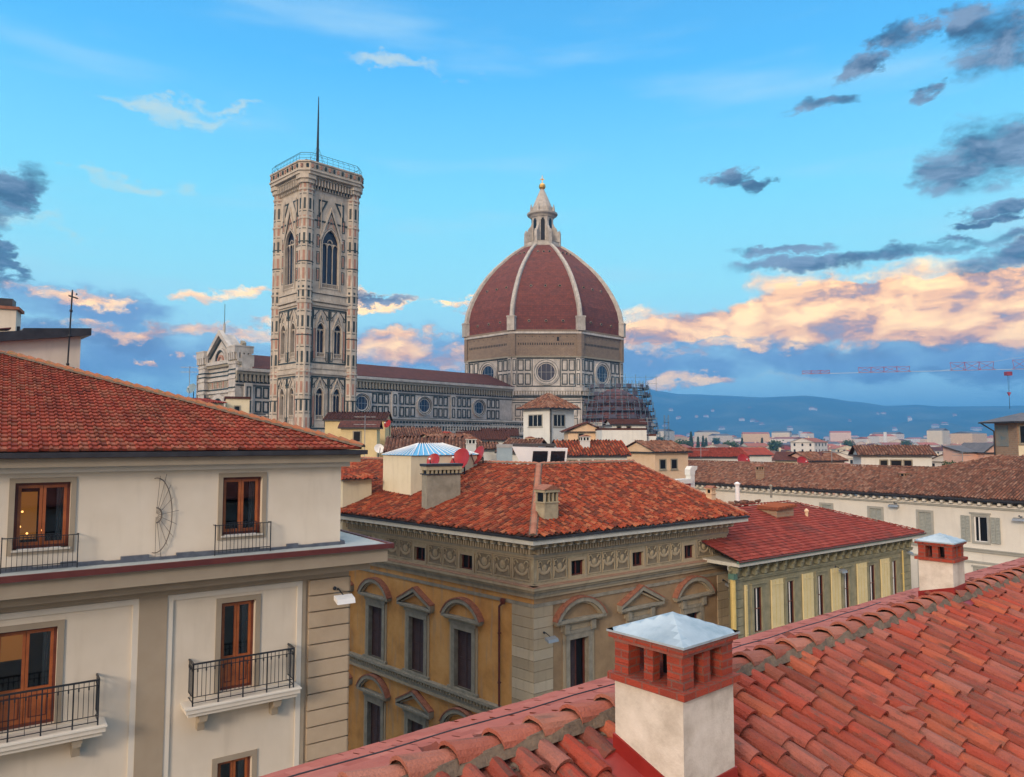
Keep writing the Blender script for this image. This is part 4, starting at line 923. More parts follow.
# windows and balconies
timber_window(Mu, wh_, -3.44, -2.36, 22.36, 23.96, .12); timber_window(Mu, wh_, -8.24, -7.08, 22.36, 23.96, .12, lit=1); timber_window(Mu, wh_, -13.2, -12.1, 22.36, 23.96, .12)
timber_window(Mw, wh_, -3.66, -2.74, 18.12, 20.52, .14, door=True, sill=False); timber_window(Mw, wh_, -8.78, -7.50, 18.12, 20.45, .14, lit=2, door=True, sill=False); timber_window(Mw, wh_, -13.9, -12.7, 18.12, 20.45, .14, door=True, sill=False)
for a, b in ((-3.66,-2.74),(-8.78,-7.5),(-13.9,-12.7)): timber_window(Mw, wh_, a, b, 13.6, 16.26 if a > -4 else 16.2, .14, sill=True)
for a, b in ((-3.66, -2.16), (-8.46, -6.90), (-13.4, -11.9)):
    m = MB(Mu); y = -.22; z0, z1 = 21.9, 22.68
    m.box(a, b, y-.012, y+.012, z1-.02, z1, 'iron'); m.box(a, b, y-.008, y+.008, z0+.08, z0+.1, 'iron')
    n = int((b-a)/.1)
    for i in range(n+1): x = a+(b-a)*i/n; m.box(x-.006, x+.006, y-.006, y+.006, z0, z1, 'iron')
    for x in (a, b): m.box(x-.01, x+.01, y, .0, z1-.02, z1, 'iron'); m.box(x-.012, x+.012, y-.012, y+.012, z0-.06, z1+.02, 'iron')
    m.box(a+.3, b-.35, -.05, .12, 22.34, 22.37, 'white_metal')
    n2 = 11
    for i in range(n2+1): x = a+.35+(b-a-.7)*i/n2; m.box(x-.006, x+.006, -.02, .0, 22.38, 22.7, 'iron')
    m.box(a+.35, b-.35, -.025, 0, 22.69, 22.71, 'iron')
    m.build('window_railing', wh_)
for a, b in ((-4.62, -1.62), (-9.9, -6.45), (-15.2, -11.6)):
    m = MB(Mw); z1 = 18.06; P_ = .62
    m.box(a, b, -P_, -.002, z1-.16, z1, 'cream_trim'); m.box(a+.06, b-.06, -P_+.06, -.004, z1-.26, z1-.16, 'cream_trim'); m.box(a-.03, b+.03, -P_-.03, -.003, z1-.05, z1-.01, 'white_plaster'); bal = m.build('balcony', wh_)
    for x in (a+.35, b-.7):
        k = MB(Mw); k.prism([(0,0)]*0 or [(x, z1-.27), (x+.22, z1-.27), (x+.22, z1-.38), (x, z1-.38)], -.5, 0, 'taupe_trim')
        for y0, y1, zz in ((-.5,-.38,.45),(-.38,-.24,.52),(-.24,-.002,.75)): k.box(x+.02, x+.2, y0, y1, z1-zz, z1-.38, 'taupe_trim')
        k.build('bracket', bal)
    r = MB(Mw); y = -P_+.09; a2, b2 = a+.17, b-.17; z0 = z1+.07; zt = z1+1.08
    def rail(p, q, zc, h=.015, w=.02): r.box(*sorted((p[0]-(w if p[0] == q[0] else 0), q[0]+(w if p[0] == q[0] else 0))), *sorted((p[1]-(w if p[1] == q[1] else 0), q[1]+(w if p[1] == q[1] else 0))), zc-h, zc+h, 'iron')
    for p, q in (((a2,y),(b2,y)), ((a2,y),(a2,0)), ((b2,y),(b2,0))):
        p2, q2 = p, q
        if p[0] == q[0]: p2 = (p[0], min(p[1], q[1])); q2 = (p[0], max(p[1], q[1]))
        rail(p2, q2, zt, .02, .022); 
        for zc in (zt-.13, z0+.02, z0+.16): rail(p2, q2, zc, .009, .01)
        Lr = math.dist(p2, q2); n = max(3, int(Lr/.105))
        for i in range(n+1):
            x = p2[0]+(q2[0]-p2[0])*i/n; yy = p2[1]+(q2[1]-p2[1])*i/n; big = i % 6 == 0
            t = .016 if big else .007; r.box(x-t, x+t, yy-t, yy+t, z1 if big else z0+(.0 if i % 3 == 0 else .16), zt, 'iron')
            if not big and i % 2: r.box(x-.016, x+.016, yy-.016, yy+.016, zt-.21, zt-.13, 'iron')
    r.build('railing', bal)
# wall sundial
sd_ = thing('wall_ornament', 'half round bronze rod ornament on the cream wall between two upper windows', 'wall ornament', tuple(U(-5.1, -.05, 23.07)))
m = MB(Mu); cx, cz = -5.13, 23.02; m.path([(cx+.52*math.sin(R(a))*.75, -.07, cz+.98*math.cos(R(a))) for a in range(-10, 191, 8)], .012, 'bronze_rod', 5)
m.path([(cx+.14*math.sin(R(a)), -.07, cz+.2*math.cos(R(a))) for a in range(0, 181, 15)], .018, 'bronze_rod', 5); m.build('arc', sd_)
m = MB(Mu)
for a in range(8, 181, 19): m.tube((cx+.05*math.sin(R(a)), -.08, cz+.05*math.cos(R(a))), (cx+.56*math.sin(R(a))*(.8+.1*(a % 5)/2), -.08, cz+1.12*math.cos(R(a))*(.9+.03*(a % 7))), .007, 'bronze_rod', 4)
m.build('ray', sd_)
def floodlight(M, x, z, label, arm=.35, w=.5, m0='grey_metal'):
    p = M @ Vector((x, -.1, z)); f = thing('floodlight', label, 'lamp', tuple(p), 'floodlights fixed to the house walls')
    b = MB(M); b.raw([(x-w/2,-arm-.28,z-.12),(x+w/2,-arm-.28,z-.12),(x+w/2,-arm+.02,z-.02),(x-w/2,-arm+.02,z-.02),(x-w/2,-arm-.24,z+.02),(x+w/2,-arm-.24,z+.02),(x+w/2,-arm+.02,z+.1),(x-w/2,-arm+.02,z+.1)], [(0,3,2,1),(4,5,6,7),(0,1,5,4),(1,2,6,5),(2,3,7,6),(3,0,4,7)], m0); b.build('housing', f)
    b = MB(M); b.path([(x,-.0,z+.1),(x,-.12,z+.22),(x,-arm,z+.1)], .02, 'iron', 5); b.box(x-.09, x+.09, -.035, 0, z+.02, z+.2, 'grey_metal'); b.ball((x-.12,-.14,z+.24), .06, 'iron', 6, 4); b.build('arm', f)
    return f
floodlight(Mw, -.35, 20.35, 'white floodlight on the corner pilaster of the cream house, below the terrace ledge', .5, .55, 'white_metal')

# ---- rear wall and chimney behind the cream roof
rw = thing('rooftop_house', 'cream rooftop wall with a dark sloping roof edge, rising behind the left red roof', 'house', tuple(at(40, 360, 33)-Vector((0,0,4))))
Mr = face_mat(at(80, 360, 34), 42)
zt = at(80, 336, 34).z
m = MB(Mr); m.prism([(-14, 20), (0, 20), (0, zt), (-3.6, zt-.62), (-14, zt-2.4)], 0, 6, 'cream_wall'); m.build('wall', rw)
m = MB(Mr); m.prism([(.35, zt+.03), (.35, zt+.36), (-2.3, zt+.1), (-2.35, zt-.02), (-3.3,zt-.16), (-14, zt-2.0), (-14, zt-2.38)], -.35, 6.3, 'gutter_dark')
for i in range(9): m.prism([(-3.2-i*.5, zt-.04-i*.09), (-2.75-i*.5, zt+.02-i*.08), (-2.75-i*.5, zt+.09-i*.08), (-3.2-i*.5, zt+.0-i*.09)], -.3, .5, 'dark_red_trim')
m.build('roof', rw)
ch = MB(Mr); zc = at(15, 306, 34).z
ch.M = Mc = face_mat(at(15.5, 330, 35), 25); ch.box(-1.6, 0, 0, 1.3, 24, zc, 'cream_wall'); ch.box(-.02, .12, .3, .5, zc-1.0, zc-.75, 'gutter_dark'); c_ = ch.build('chimney', rw)
m = MB(Mc); m.box(-1.7, .12, -.1, 1.4, zc, zc+.14, 'pediment_tile'); m.box(-1.3, -.2, .2, 1.1, zc+.14, zc+.55, 'gutter_dark'); m.build('cap', c_)
an = thing('antenna', 'black mast with a small cross aerial clamped to the cream rooftop wall at far left', 'antenna', tuple(at(67, 368, 33.5)))
m = MB(); p0 = at(67.4, 368, 33.4); p1 = at(71, 292, 33.4); p1.x = p0.x+.08; p1.y = p0.y
m.tube(p0, p1, .035, 'iron', 6)
for k in (.05, .42, .75): q = p0.lerp(p1, k); m.ball(q, .08, 'iron', 6, 4)
m.box(p0.x-.12, p0.x+.12, p0.y-.05, p0.y+.35, p0.z, p0.z+.06, 'iron'); m.build('mast', an)
m = MB(); m.tube(p1+Vector((-.16,0,-.16)), p1+Vector((.26,0,-.3)), .035, 'iron', 5); m.tube(p1+Vector((0,0,-.2)), p1+Vector((.0,0,.1)), .03, 'iron', 5); m.ball(p1+Vector((.2,0,-.1)), .045, 'iron', 6, 4); m.tube(p1+Vector((0,-.2,-.2)), p1+Vector((0,.3,-.2)), .02, 'iron', 5); m.build('aerial', an)

# ================================================================== OCHRE PALAZZO
PO = Vector((1.05, 35.99, 0)); AR, AL = 37.9, 135.0
pal = thing('palazzo', 'ochre and grey palazzo with stone corner, festooned frieze, pedimented windows and orange tiled roof', 'palazzo', tuple(PO))
MR = face_mat(PO, AR); ML = face_mat(PO, AL-180)      # ML: local x = -s
LR, LLn = 15.15, 30.0
frw_r = [(2.38, 3.28), (6.8, 7.68), (11.1, 11.98)]; frw_l = [(-5.35,-4.36), (-9.28,-8.3), (-13.3,-12.3), (-17.3,-16.3)]
wr = [2.86, 7.32, 11.76]; wl = [-5.04, -9.0, -12.98, -16.95, -20.9]
wwr = .62; wwl = .70
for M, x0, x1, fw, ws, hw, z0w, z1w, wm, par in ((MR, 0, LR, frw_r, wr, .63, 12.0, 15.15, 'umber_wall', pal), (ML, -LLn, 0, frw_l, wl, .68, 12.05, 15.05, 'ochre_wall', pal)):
    m = MB(M); holes = [(a, b, 18.22, 18.99) for a, b in fw]
    m.wall(x0, x1, 18.05, 19.72, holes, 'frieze_stone', .3)
    holes = [(c-hw, c+hw, z0w, z1w) for c in ws]+[(c-hw, c+hw, 6.4, 9.4) for c in ws]
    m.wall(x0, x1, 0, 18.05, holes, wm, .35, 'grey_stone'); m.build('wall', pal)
    for c in ws:      # window casings, shutters and pediments
        seg = (ws.index(c) % 2 == 0)
        for base, top, nm in ((z0w, z1w, 1), (6.4, 9.4, 0)):
            w = MB(M); t = .26
            w.box(c-hw-t, c-hw, -.1, .02, base, top+.02, 'grey_stone'); w.box(c+hw, c+hw+t, -.1, .02, base, top+.02, 'grey_stone'); w.box(c-hw-t, c+hw+t, -.12, .02, top, top+.3, 'grey_stone')
            w.box(c-hw-t-.16, c-hw-t, -.05, 0, base, top+.3, 'palazzo_stone'); w.box(c+hw+t, c+hw+t+.16, -.05, 0, base, top+.3, 'palazzo_stone')
            w.box(c-hw-t-.12, c+hw+t+.12, -.16, .02, top+.3, top+.46, 'grey_stone')
            pw = (1.68 if M is MR else 1.52); pz = top+.46+.12
            if M is MR:
                pz = 16.05 if nm else top+.9
                w.box(c-hw-.55, c+hw+.55, -.06, 0, top+.46, pz, 'palazzo_stone')
                for sx in (-1, 1): w.prism([(c+sx*(hw+.12), top+.35), (c+sx*(hw+.42), top+.35), (c+sx*(hw+.42), top+.95), (c+sx*(hw+.12), top+.95)][::sx], -.22, 0, 'grey_stone')
            w.box(c-pw, c+pw, -.34, 0, pz, pz+.13, 'grey_stone'); w.box(c-pw+.1, c+pw-.1, -.22, 0, pz-.1, pz, 'palazzo_stone')
            w.box(c-hw-.5, c+hw+.5, -.16, .1, base-.16, base, 'grey_stone')
            fo_ = w.build('window', pal)
            pd = MB(M); Hh = 1.0 if M is MR else .95
            if seg:
                n = 10; rr = (pw**2+Hh**2)/(2*Hh); am = math.asin(pw/rr)
                def ap(r_, a): return (c+r_*math.sin(a), pz+.13+Hh-rr+r_*math.cos(a)-.0)
                for i in range(n):
                    a, b = -am+2*am*i/n, -am+2*am*(i+1)/n
                    pd.prism([ap(rr-.2,a), ap(rr,a), ap(rr,b), ap(rr-.2,b)], -.34, 0, 'grey_stone'); pd.prism([ap(rr,a), ap(rr+.07,a), ap(rr+.07,b), ap(rr,b)], -.37, 0, 'pediment_tile')
                    pd.prism([ap(rr-.3,a), ap(rr-.2,a), ap(rr-.2,b), ap(rr-.3,b)], -.2, 0, 'palazzo_stone')
                pd.prism([(c-pw+.2, pz+.13)]+[(p[0], max(p[1], pz+.13)) for p in (ap(rr-.28, -am+2*am*i/n) for i in range(n+1))]+[(c+pw-.2, pz+.13)], -.04, 0, wm)
            else:
                for sx in (-1, 1):
                    pd.prism([(c+sx*pw, pz+.13), (c+sx*pw, pz+.32), (c, pz+Hh+.15), (c, pz+Hh-.06)][::-sx], -.34, 0, 'grey_stone'); pd.prism([(c+sx*pw, pz+.32), (c+sx*pw, pz+.39), (c, pz+Hh+.22), (c, pz+Hh+.15)][::-sx], -.37, 0, 'pediment_tile')
                    pd.prism([(c+sx*(pw-.25), pz+.13), (c+sx*(pw-.3), pz+.22), (c, pz+Hh-.16), (c, pz+Hh-.26)][::-sx], -.2, 0, 'palazzo_stone')
                pd.prism([(c-pw+.2, pz+.13), (c+pw-.2, pz+.13), (c, pz+Hh-.1)], -.04, 0, wm)
            pd.build('pediment', fo_)
            s_ = MB(M)
            if M is MR and nm: shutters(s_, c-hw, c-.05, base, top, .18, 'shutter_brown'); s_.ng([(c-.06,.3,base),(c+hw,.3,base),(c+hw,.3,top),(c-.06,.3,top)], 'void'); frame(s_, c-.05, c+hw, base, top, .09, .2, .26, 'dark_wood')
            else: shutters(s_, c-hw, c+hw, base, top, .18, 'shutter_brown')
            s_.build('shutter', fo_)
    for a, b in fw:
        w = MB(M); frame(w, a-.14, b+.14, 18.1, 19.12, .14, -.06, 0, 'palazzo_stone'); frame(w, a, b, 18.22, 18.99, .06, .12, .2, 'dark_wood'); w.box((a+b)/2-.03, (a+b)/2+.03, .12, .18, 18.28, 18.93, 'dark_wood')
        o = w.build('attic_window', pal); w = MB(M); w.ng([(a,.2,18.22),(b,.2,18.22),(b,.2,18.99),(a,.2,18.99)], 'void'); w.build('pane', o)
    # frieze reliefs between the attic windows
    edges = sorted([x0+(.15 if M is MR else 0)]+[v for a, b in fw for v in (a-.22, b+.22)]+[x1-(.15 if M is ML else .1)])
    rg = random.Random(5)
    for a, b in zip(edges[::2], edges[1::2]):
        fz = MB(M); cells = []; wdt = b-a; n = max(1, round((wdt)/1.15))
        for i in range(n): cells.append((a+wdt*i/n+.05, a+wdt*(i+1)/n-.05))
        for p, q in cells:
            fz.box(p, q, -.006, 0, 18.2, 19.25, 'frieze_ground'); frame(fz, p, q, 18.2, 19.25, .05, -.04, 0, 'palazzo_stone'); cxx = (p+q)/2; rr = min(.34, (q-p)*.3)
            fz.ball((cxx, -.02, 18.8), rr*.62, 'frieze_stone', 8, 5, (1, .25, 1.1)); fz.ball((cxx, -.06, 18.86), rr*.34, 'palazzo_stone', 8, 5, (1, .4, 1.2))
            for k in range(11):
                a_ = R(200+14*k); fz.ball((cxx+rr*1.25*math.cos(a_), -.03, 18.86+rr*1.1*math.sin(a_)), .075+.02*rg.random(), 'palazzo_stone', 6, 4, (1, .5, 1))
            for sx in (-1, 1):
                fz.path([(cxx+sx*rr*1.3, -.04, 18.9), (cxx+sx*rr*1.5, -.05, 19.08), (cxx+sx*rr*1.0, -.04, 19.15), (cxx+sx*rr*.6, -.05, 19.0)], .035, 'frieze_stone', 5); fz.path([(cxx+sx*rr*1.35, -.04, 18.75), (cxx+sx*rr*1.5, -.04, 18.35)], .03, 'frieze_stone', 5)
        fz.build('frieze_relief', pal)
    c_ = MB(M)
    e0, e1 = (x0-(.0), x1) if M is MR else (x0, x1)
    for zz, hh, pr, mm in ((17.42,.14,.10,'palazzo_stone'),(17.56,.16,.16,'grey_stone'),(17.72,.14,.26,'palazzo_stone'),(17.86,.13,.38,'palazzo_stone'),(17.99,.06,.40,'pink_stain'),(18.05,.06,.12,'palazzo_stone'),(17.0,.16,.06,'grey_stone'),(19.3,.1,.08,'palazzo_stone'),(19.4,.12,.14,'grey_stone'),(19.8,.12,.3,'grey_stone')):
        c_.box(e0-(pr if M is MR else 0), e1+(pr if M is ML else 0), -pr, 0 if not (M is MR) else .0, zz, zz+hh-.002, mm)
    x = x0+.05
    while x < x1-.1: c_.box(x, x+.1, -.26, 0, 19.53, 19.78, 'palazzo_stone'); x += .19
    c_.build('cornice', pal)
    x = x0+.15; mo = MB(M)
    while x < x1+(.5 if M is ML else 0)-.1: mo.box(x, x+.16, -.72, -.0, 19.93, 20.1, 'palazzo_stone'); mo.box(x+.02, x+.14, -.68, -.5, 19.88, 19.93, 'eave_paint'); x += .52
    mo.build('modillion', pal)
    if M is ML:
        c_ = MB(M); c_.box(x0, 0, -.12, 0, 11.35, 11.75, 'grey_stone'); c_.box(x0, 0.2, -.3, 0, 11.75, 11.9, 'grey_stone'); c_.box(x0, 0.1, -.18, 0, 11.2, 11.35, 'palazzo_stone')
        x = x0
        while x < 0: c_.box(x, x+.12, -.22, 0, 11.55, 11.74, 'palazzo_stone'); x += .24
        c_.build('string_course', pal)
    else:
        c_ = MB(M); c_.box(0, LR, -.2, 0, 11.4, 11.8, 'grey_stone'); c_.build('string_course', pal)
# corner stones
rg = random.Random(9); q = MB(); q2 = MB(MR); z = 17.0; i = 0
while z > .3:
    h = .5; a = 1.15
    for M, s in ((MR, 1), (ML, -1)):
        q.M = M; q.rnd = rg.random()
        if s > 0: q.box(-.05, a, -.05, 0, z-h+.012, z-.012, 'palazzo_stone')
        else: q.box(-a-.3, .04, -.05, 0, z-h+.012, z-.012, 'palazzo_stone')
        if s > 0: q2.rnd = rg.random(); q2.box(LR-1.05, LR, -.05, 0, z-h+.012, z-.012, 'palazzo_stone')
    z -= h; i += 1
q.rnd = .5; q.build('quoin', pal); q2.build('quoin', pal)
PA = Vector((.976, 34.80, 0)); ur = Vector((math.cos(R(AR)), math.sin(R(AR)), 0)); ul = Vector((math.cos(R(AL)), math.sin(R(AL)), 0))
ze = 20.5
def PW_(a, b, z): return PA+ur*a+ul*b+Vector((0,0,z))
RB = LR+1.7
m = MB(); m.slab([(p.x, p.y) for p in (PW_(0,0,0), PW_(RB,0,0), PW_(RB,1.3,0), PW_(1.3,1.3,0), PW_(1.3,31,0), PW_(0,31,0))], 20.1, 20.32, 'eave_paint'); m.build('eave', pal)
m = MB(); m.slab([(p.x, p.y) for p in (PW_(-.1,-.1,0), PW_(RB,-.1,0), PW_(RB,.12,0), PW_(.12,.12,0), PW_(.12,31,0), PW_(-.1,31,0))], 20.33, 20.44, 'gutter_dark'); m.build('gutter', pal)
rise = 2.95; dd = 8.45
A0 = PW_(0,0,ze); B0 = PW_(RB,0,ze); C0 = PW_(0,31,ze); R0_ = PW_(dd,dd,ze+rise); R1_ = PW_(RB,dd,ze+rise); R2_ = PW_(dd,31,ze+rise)
m = MB(); tile_roof(m, [A0, B0, R1_, R0_], 'palazzo_tile', .26, .36, 'coppo', 3, .8, 21, wav=.012); tile_roof(m, [C0, A0, R0_, R2_], 'palazzo_tile', .26, .36, 'coppo', 3, .8, 22, wav=.012)
bk1 = PW_(RB,dd*1.6,ze+rise-1.6); bk0 = PW_(dd*1.6,dd*1.6,ze+rise-1.6); bk2 = PW_(dd*1.6,31,ze+rise-1.6)
m.ng([R1_, bk1, bk0, R0_], 'palazzo_tile'); m.ng([R0_, bk0, bk2, R2_], 'palazzo_tile'); m.build('roof', pal)
m = MB(); up = Vector((0,0,.08)); ridge_tiles(m, A0+up, R0_+up, 'palazzo_ridge', .17, .4, 5, 5, 'mortar'); m.build('ridge', pal); m = MB(); ridge_tiles(m, R0_+up, R1_+up, 'palazzo_ridge', .15, .4, 5, 6, 'mortar'); ridge_tiles(m, R0_+up, R2_+up, 'palazzo_ridge', .15, .4, 5, 7, 'mortar'); m.build('ridge', pal); m = MB(); ridge_tiles(m, B0+up*.5, R1_+up*.5, 'palazzo_ridge', .13, .4, 5, 8); m.build('ridge', pal)
m = MB(MR); m.M = face_mat(PW_(LR+.9,1.2,0), AR+90); m.wall(0, 12, 0, 20.1, [], 'umber_wall'); m.build('end_wall', pal)
bk = MB(); bk.slab([(p.x, p.y) for p in (PW_(1.5,13,0), PW_(1.5,30,0), PW_(13,30,0), PW_(13,13,0), PW_(LR,13,0), PW_(LR,2.2,0), PW_(2.2,2.2,0))], 0, 18, 'umber_wall'); bk.build('rear_wall', pal)
def drainpipe(M, x, z0, z1, mm, label, r=.06, elbow=True, y=-.14, mh=None):
    p = M @ Vector((x, y, z0)); d = thing('drainpipe', label, 'drainpipe', tuple(p), 'drainpipes on the house fronts')
    b = MB(M); b.tube((x, y, z0), (x, y, z1), r, mm, 8)
    if elbow: b.tube((x, y, z1), (x+.28, y-.05, z1+.22), r, mm, 8)
    b.build('pipe', d); k = MB(M); zz = z0+1
    while zz < z1: k.tube((x, y, zz), (x, y, zz+.08), r*1.5, mm, 8); k.box(x-.02, x+.02, y, 0, zz, zz+.05, mm); zz += 2.4
    k.build('bracket', d)
    if elbow: h = MB(M); h.lathe((x+.3, y-.05), [(.09, z1+.15), (.14, z1+.3), (.15, z1+.42)], 8, mm); h.build('hopper', d)
    return d
drainpipe(ML, -2.25, 0, 16.75, 'copper_pipe', 'thin dark copper drainpipe beside the stone corner of the ochre palazzo', .055)
floodlight(MR, .62, 15.55, 'grey floodlight on the stone corner of the palazzo, left of a curved pediment', .45, .62)
floodlight(MR, 14.6, 16.45, 'grey floodlight near the right end of the palazzo front, beside the yellow downpipe', .4, .5)
# rooftop pieces on the palazzo
def on_roof(px, py, z): r = ray(px, py); t = (z-H)/r.z; return Vector((0,0,H))+r*t
def roofz(a, b): return ze+rise/dd*min(a, b)*math.sin(R(AL-AR))*.0+ze*0+(ze+rise*min(a, b)/dd if True else 0)
def small_chimney(label, p, w, d, h, mm, holes=3, ang=AR):
    t = thing('chimney', label, 'chimney', tuple(p), 'chimneys on the tiled roofs'); M = face_mat((p.x, p.y), ang)
    b = MB(M); b.box(-w/2, w/2, -d/2, d/2, p.z-.5, p.z+h*.5, mm); b.build('shaft', t)
    b = MB(M); zz = p.z+h*.5; b.box(-w/2-.05, w/2+.05, -d/2-.05, d/2+.05, zz, zz+.06, mm)
    for i in range(holes+1):
        x = -w/2+(w-.1)*i/holes; b.box(x, x+.1, -d/2, -d/2+.1, zz+.06, zz+h*.3, mm); b.box(x, x+.1, d/2-.1, d/2, zz+.06, zz+h*.3, mm)
    b.box(-w/2+.04, w/2-.04, -d/2+.12, d/2-.12, zz+.05, zz+h*.3, 'void'); b.box(-w/2-.06, w/2+.06, -d/2-.06, d/2+.06, zz+h*.3, zz+h*.38, mm)
    b.build('vent_head', t)
    b = MB(M); b.prism([(-w/2-.12, zz+h*.38), (w/2+.12, zz+h*.38), (0, zz+h*.52)], -d/2-.1, d/2+.1, 'pediment_tile'); b.build('cap', t)
    return t
p = at(547, 520, 37.6); small_chimney('small square tiled-cap chimney low on the palazzo roof beside the hip line', p, .9, .7, 1.75, 'frieze_stone', 3)
p = at(711, 502, 46.5); small_chimney('thin pale chimney near the right end of the palazzo roof', p, .42, .42, 1.0, 'peach_wall', 2)

# ================================================================== GREEN GREY BUILDING WITH YELLOW SHUTTERS
GA = 36.6; GE = Vector((12.54, 41.64, 0)); ug = Vector((math.cos(R(GA)), math.sin(R(GA)), 0)); vg = Vector((-ug.y, ug.x, 0))
GO = GE+vg*.7; MG = face_mat(GO, GA)
grn = thing('terrace_house', 'green grey house with pale yellow shutters and a smooth dark red roof', 'house', tuple(GO))
GL = 21.2
def G(a, b, z): return GE+ug*a+vg*b+Vector((0,0,z))
gw = [(2.28,3.05),(5.6,6.32),(8.88,9.56),(12.0,12.64),(15.22,15.98),(18.38,19.0)]
m = MB(MG); m.wall(.05, GL, 0, 17.9, [(a,b,13.9,16.45) for a, b in gw]+[(a,b,9.6,12.2) for a, b in gw], 'green_stone', .08); m.M = face_mat(GO+ug*GL, GA+90); m.wall(0, 11, 0, 17.9, [], 'green_stone'); m.build('wall', grn)
for a, b in gw:
    for z0, z1 in ((13.9, 16.45), (9.6, 12.2)):
        w = MB(MG); frame(w, a-.22, b+.22, z0-.2, z1+.22, .22, -.07, 0, 'green_stone'); w.box(a-.3, b+.3, -.16, 0, z1+.2, z1+.3, 'green_stone'); frame(w, a, b, z0, z1, .06, .02, .07, 'dark_wood'); w.box((a+b)/2-.02, (a+b)/2+.02, .02, .07, z0, z1, 'white_metal'); w.box(a+.07, b-.07, .02, .06, z0+1.3, z0+1.36, 'dark_wood'); o = w.build('window', grn)
        w = MB(MG); w.ng([(a,.075,z0),(b,.075,z0),(b,.075,z1),(a,.075,z1)], 'void'); w.build('pane', o)
sh = [(1.42,1.62),(3.95,5.12),(7.2,8.33),(10.45,11.5),(13.62,14.8),(16.76,17.88)]
for a, b in sh:
    w = MB(MG); w.box(a, b, -.12, -.03, 13.7, 16.72, 'shutter_yellow'); n = 3
    for i in range(1, n): w.box(a+(b-a)*i/n-.012, a+(b-a)*i/n+.012, -.13, -.12, 13.75, 16.67, 'yellow_pipe')
    for z in (13.95, 16.4): w.box(a, b, -.145, -.12, z, z+.06, 'shutter_yellow')
    w.build('shutter', grn)
w = MB(MG)
for zz, hh, pr in ((16.98,.12,.12),(17.1,.1,.18),(17.62,.1,.12)): w.box(.05, GL+.1, -pr, 0, zz, zz+hh-.003, 'green_stone')
x = .3; i = 0
while x < GL-.1:
    w.box(x, x+.2, -.3, 0, 17.25, 17.75, 'green_stone'); w.box(x+.02, x+.18, -.42, 0, 17.55, 17.85, 'green_stone')
    w.box(x+.3, x+.72, -.05, 0, 17.25, 17.55, 'frieze_stone'); x += .92
for x in (.3, GL-1.2):
    z = 13
    while z < 17: w.box(x, x+.95, -.06, 0, z, z+.46, 'green_stone'); z += .5
w.build('cornice', grn)
w = MB(); w.slab([(p.x, p.y) for p in (G(.1,0,0), G(GL+.7,0,0), G(GL+.7,11.5,0), G(.1,11.5,0))], 17.93, 18.12, 'eave_paint'); w.slab([(p.x, p.y) for p in (G(.05,-.08,0), G(GL+.78,-.08,0), G(GL+.78,.12,0), G(.05,.12,0))], 18.12, 18.25, 'green_copper'); w.build('eave', grn)
w = MB(); w.tube(G(0,-.1,18.22), G(GL+.8,-.1,18.22), .045, 'copper_pipe', 6); w.build('gutter', grn)
E_ = 18.28; gr = 6.6; gs = .315; Zr = E_+gr*gs
a0, a1, a2, a3 = G(0,0,E_), G(GL+.75,0,E_), G(GL+.75-gr,gr,Zr), G(0,gr,Zr)
m = MB(); tile_roof(m, [a0, a1, a2, a3], 'red_flat_tile', .27, .34, 'flat', 3, .12, 31); tile_roof(m, [a1, G(GL+.75,2*gr,E_), a2], 'red_flat_tile', .27, .34, 'flat', 3, .12, 32); m.ng([a3, a2, G(GL+.75,2*gr,E_), G(0,2*gr,E_)], 'red_flat_tile'); m.build('roof', grn)
m = MB(); up = Vector((0,0,.04)); ridge_tiles(m, a1+up, a2+up, 'red_flat_tile', .1, .4); ridge_tiles(m, a2+up, a3+up, 'red_flat_tile', .1, .4); m.build('ridge', grn)
floodlight(MG, 11.0, 16.6, 'grey floodlight in front of a yellow shutter on the green grey house', .45, .6)
floodlight(MG, 20.2, 16.9, 'grey floodlight at the far right end of the green grey house front', .35, .45)
p = MG @ Vector((.25, -.1, 0)); d = thing('drainpipe', 'broad yellow downpipe between the palazzo and the green grey house', 'drainpipe', tuple(p), 'drainpipes on the house fronts')
b = MB(MG); b.tube((.18,-.2,0), (.18,-.2,17.2), .16, 'yellow_pipe', 10); b.build('pipe', d); b = MB(MG); b.box(.02,.36,-.38,0,17.2,17.5,'green_copper'); b.build('hopper', d)
drainpipe(MG, 19.75, 0, 17.1, 'yellow_pipe', 'thin yellow downpipe beside the last window of the green grey house', .06, False)
# things on the dark red roof
def roof_pt(a, b): return G(a, b, E_+b*gs)
def on_g(px, py):
    best = None
    for i in range(400):
        b = i*.0165*gr/6.6; p = on_roof(px, py, E_+b*gs); q_ = (p-GE).dot(vg)
        if best is None or abs(q_-b) < best[0]: best = (abs(q_-b), p)
    return best[1]
HP = on_g(779, 514)
t = thing('roof_hatch', 'tilted brick roof hatch covered with tiles on the dark red roof', 'hatch', tuple(HP))
M = face_mat(HP, GA); z = HP.z
m = MB(M); m.box(-1.0, 1.0, -.5, .9, z-.4, z+.42, 'brick_wall'); m.build('base', t); m = MB(M); m.prism([(-1.15,z+.36),(1.15,z+.5),(1.1,z+.62),(-1.15,z+.5)], -.7, 1.0, 'palazzo_tile')
for i in range(6): m.tube((-1.0+i*.38, -.72, z+.52+i*.02), (-1.0+i*.38, 1.0, z+.56+i*.02), .09, 'palazzo_tile', 6)
m.build('cover', t)
t = thing('tile_stack', 'low heap of loose old tiles lying on the dark red roof beside the palazzo', 'tiles', tuple(roof_pt(3.6, 5.4)))
m = MB(); rg = random.Random(8); TP = on_g(745, 505)
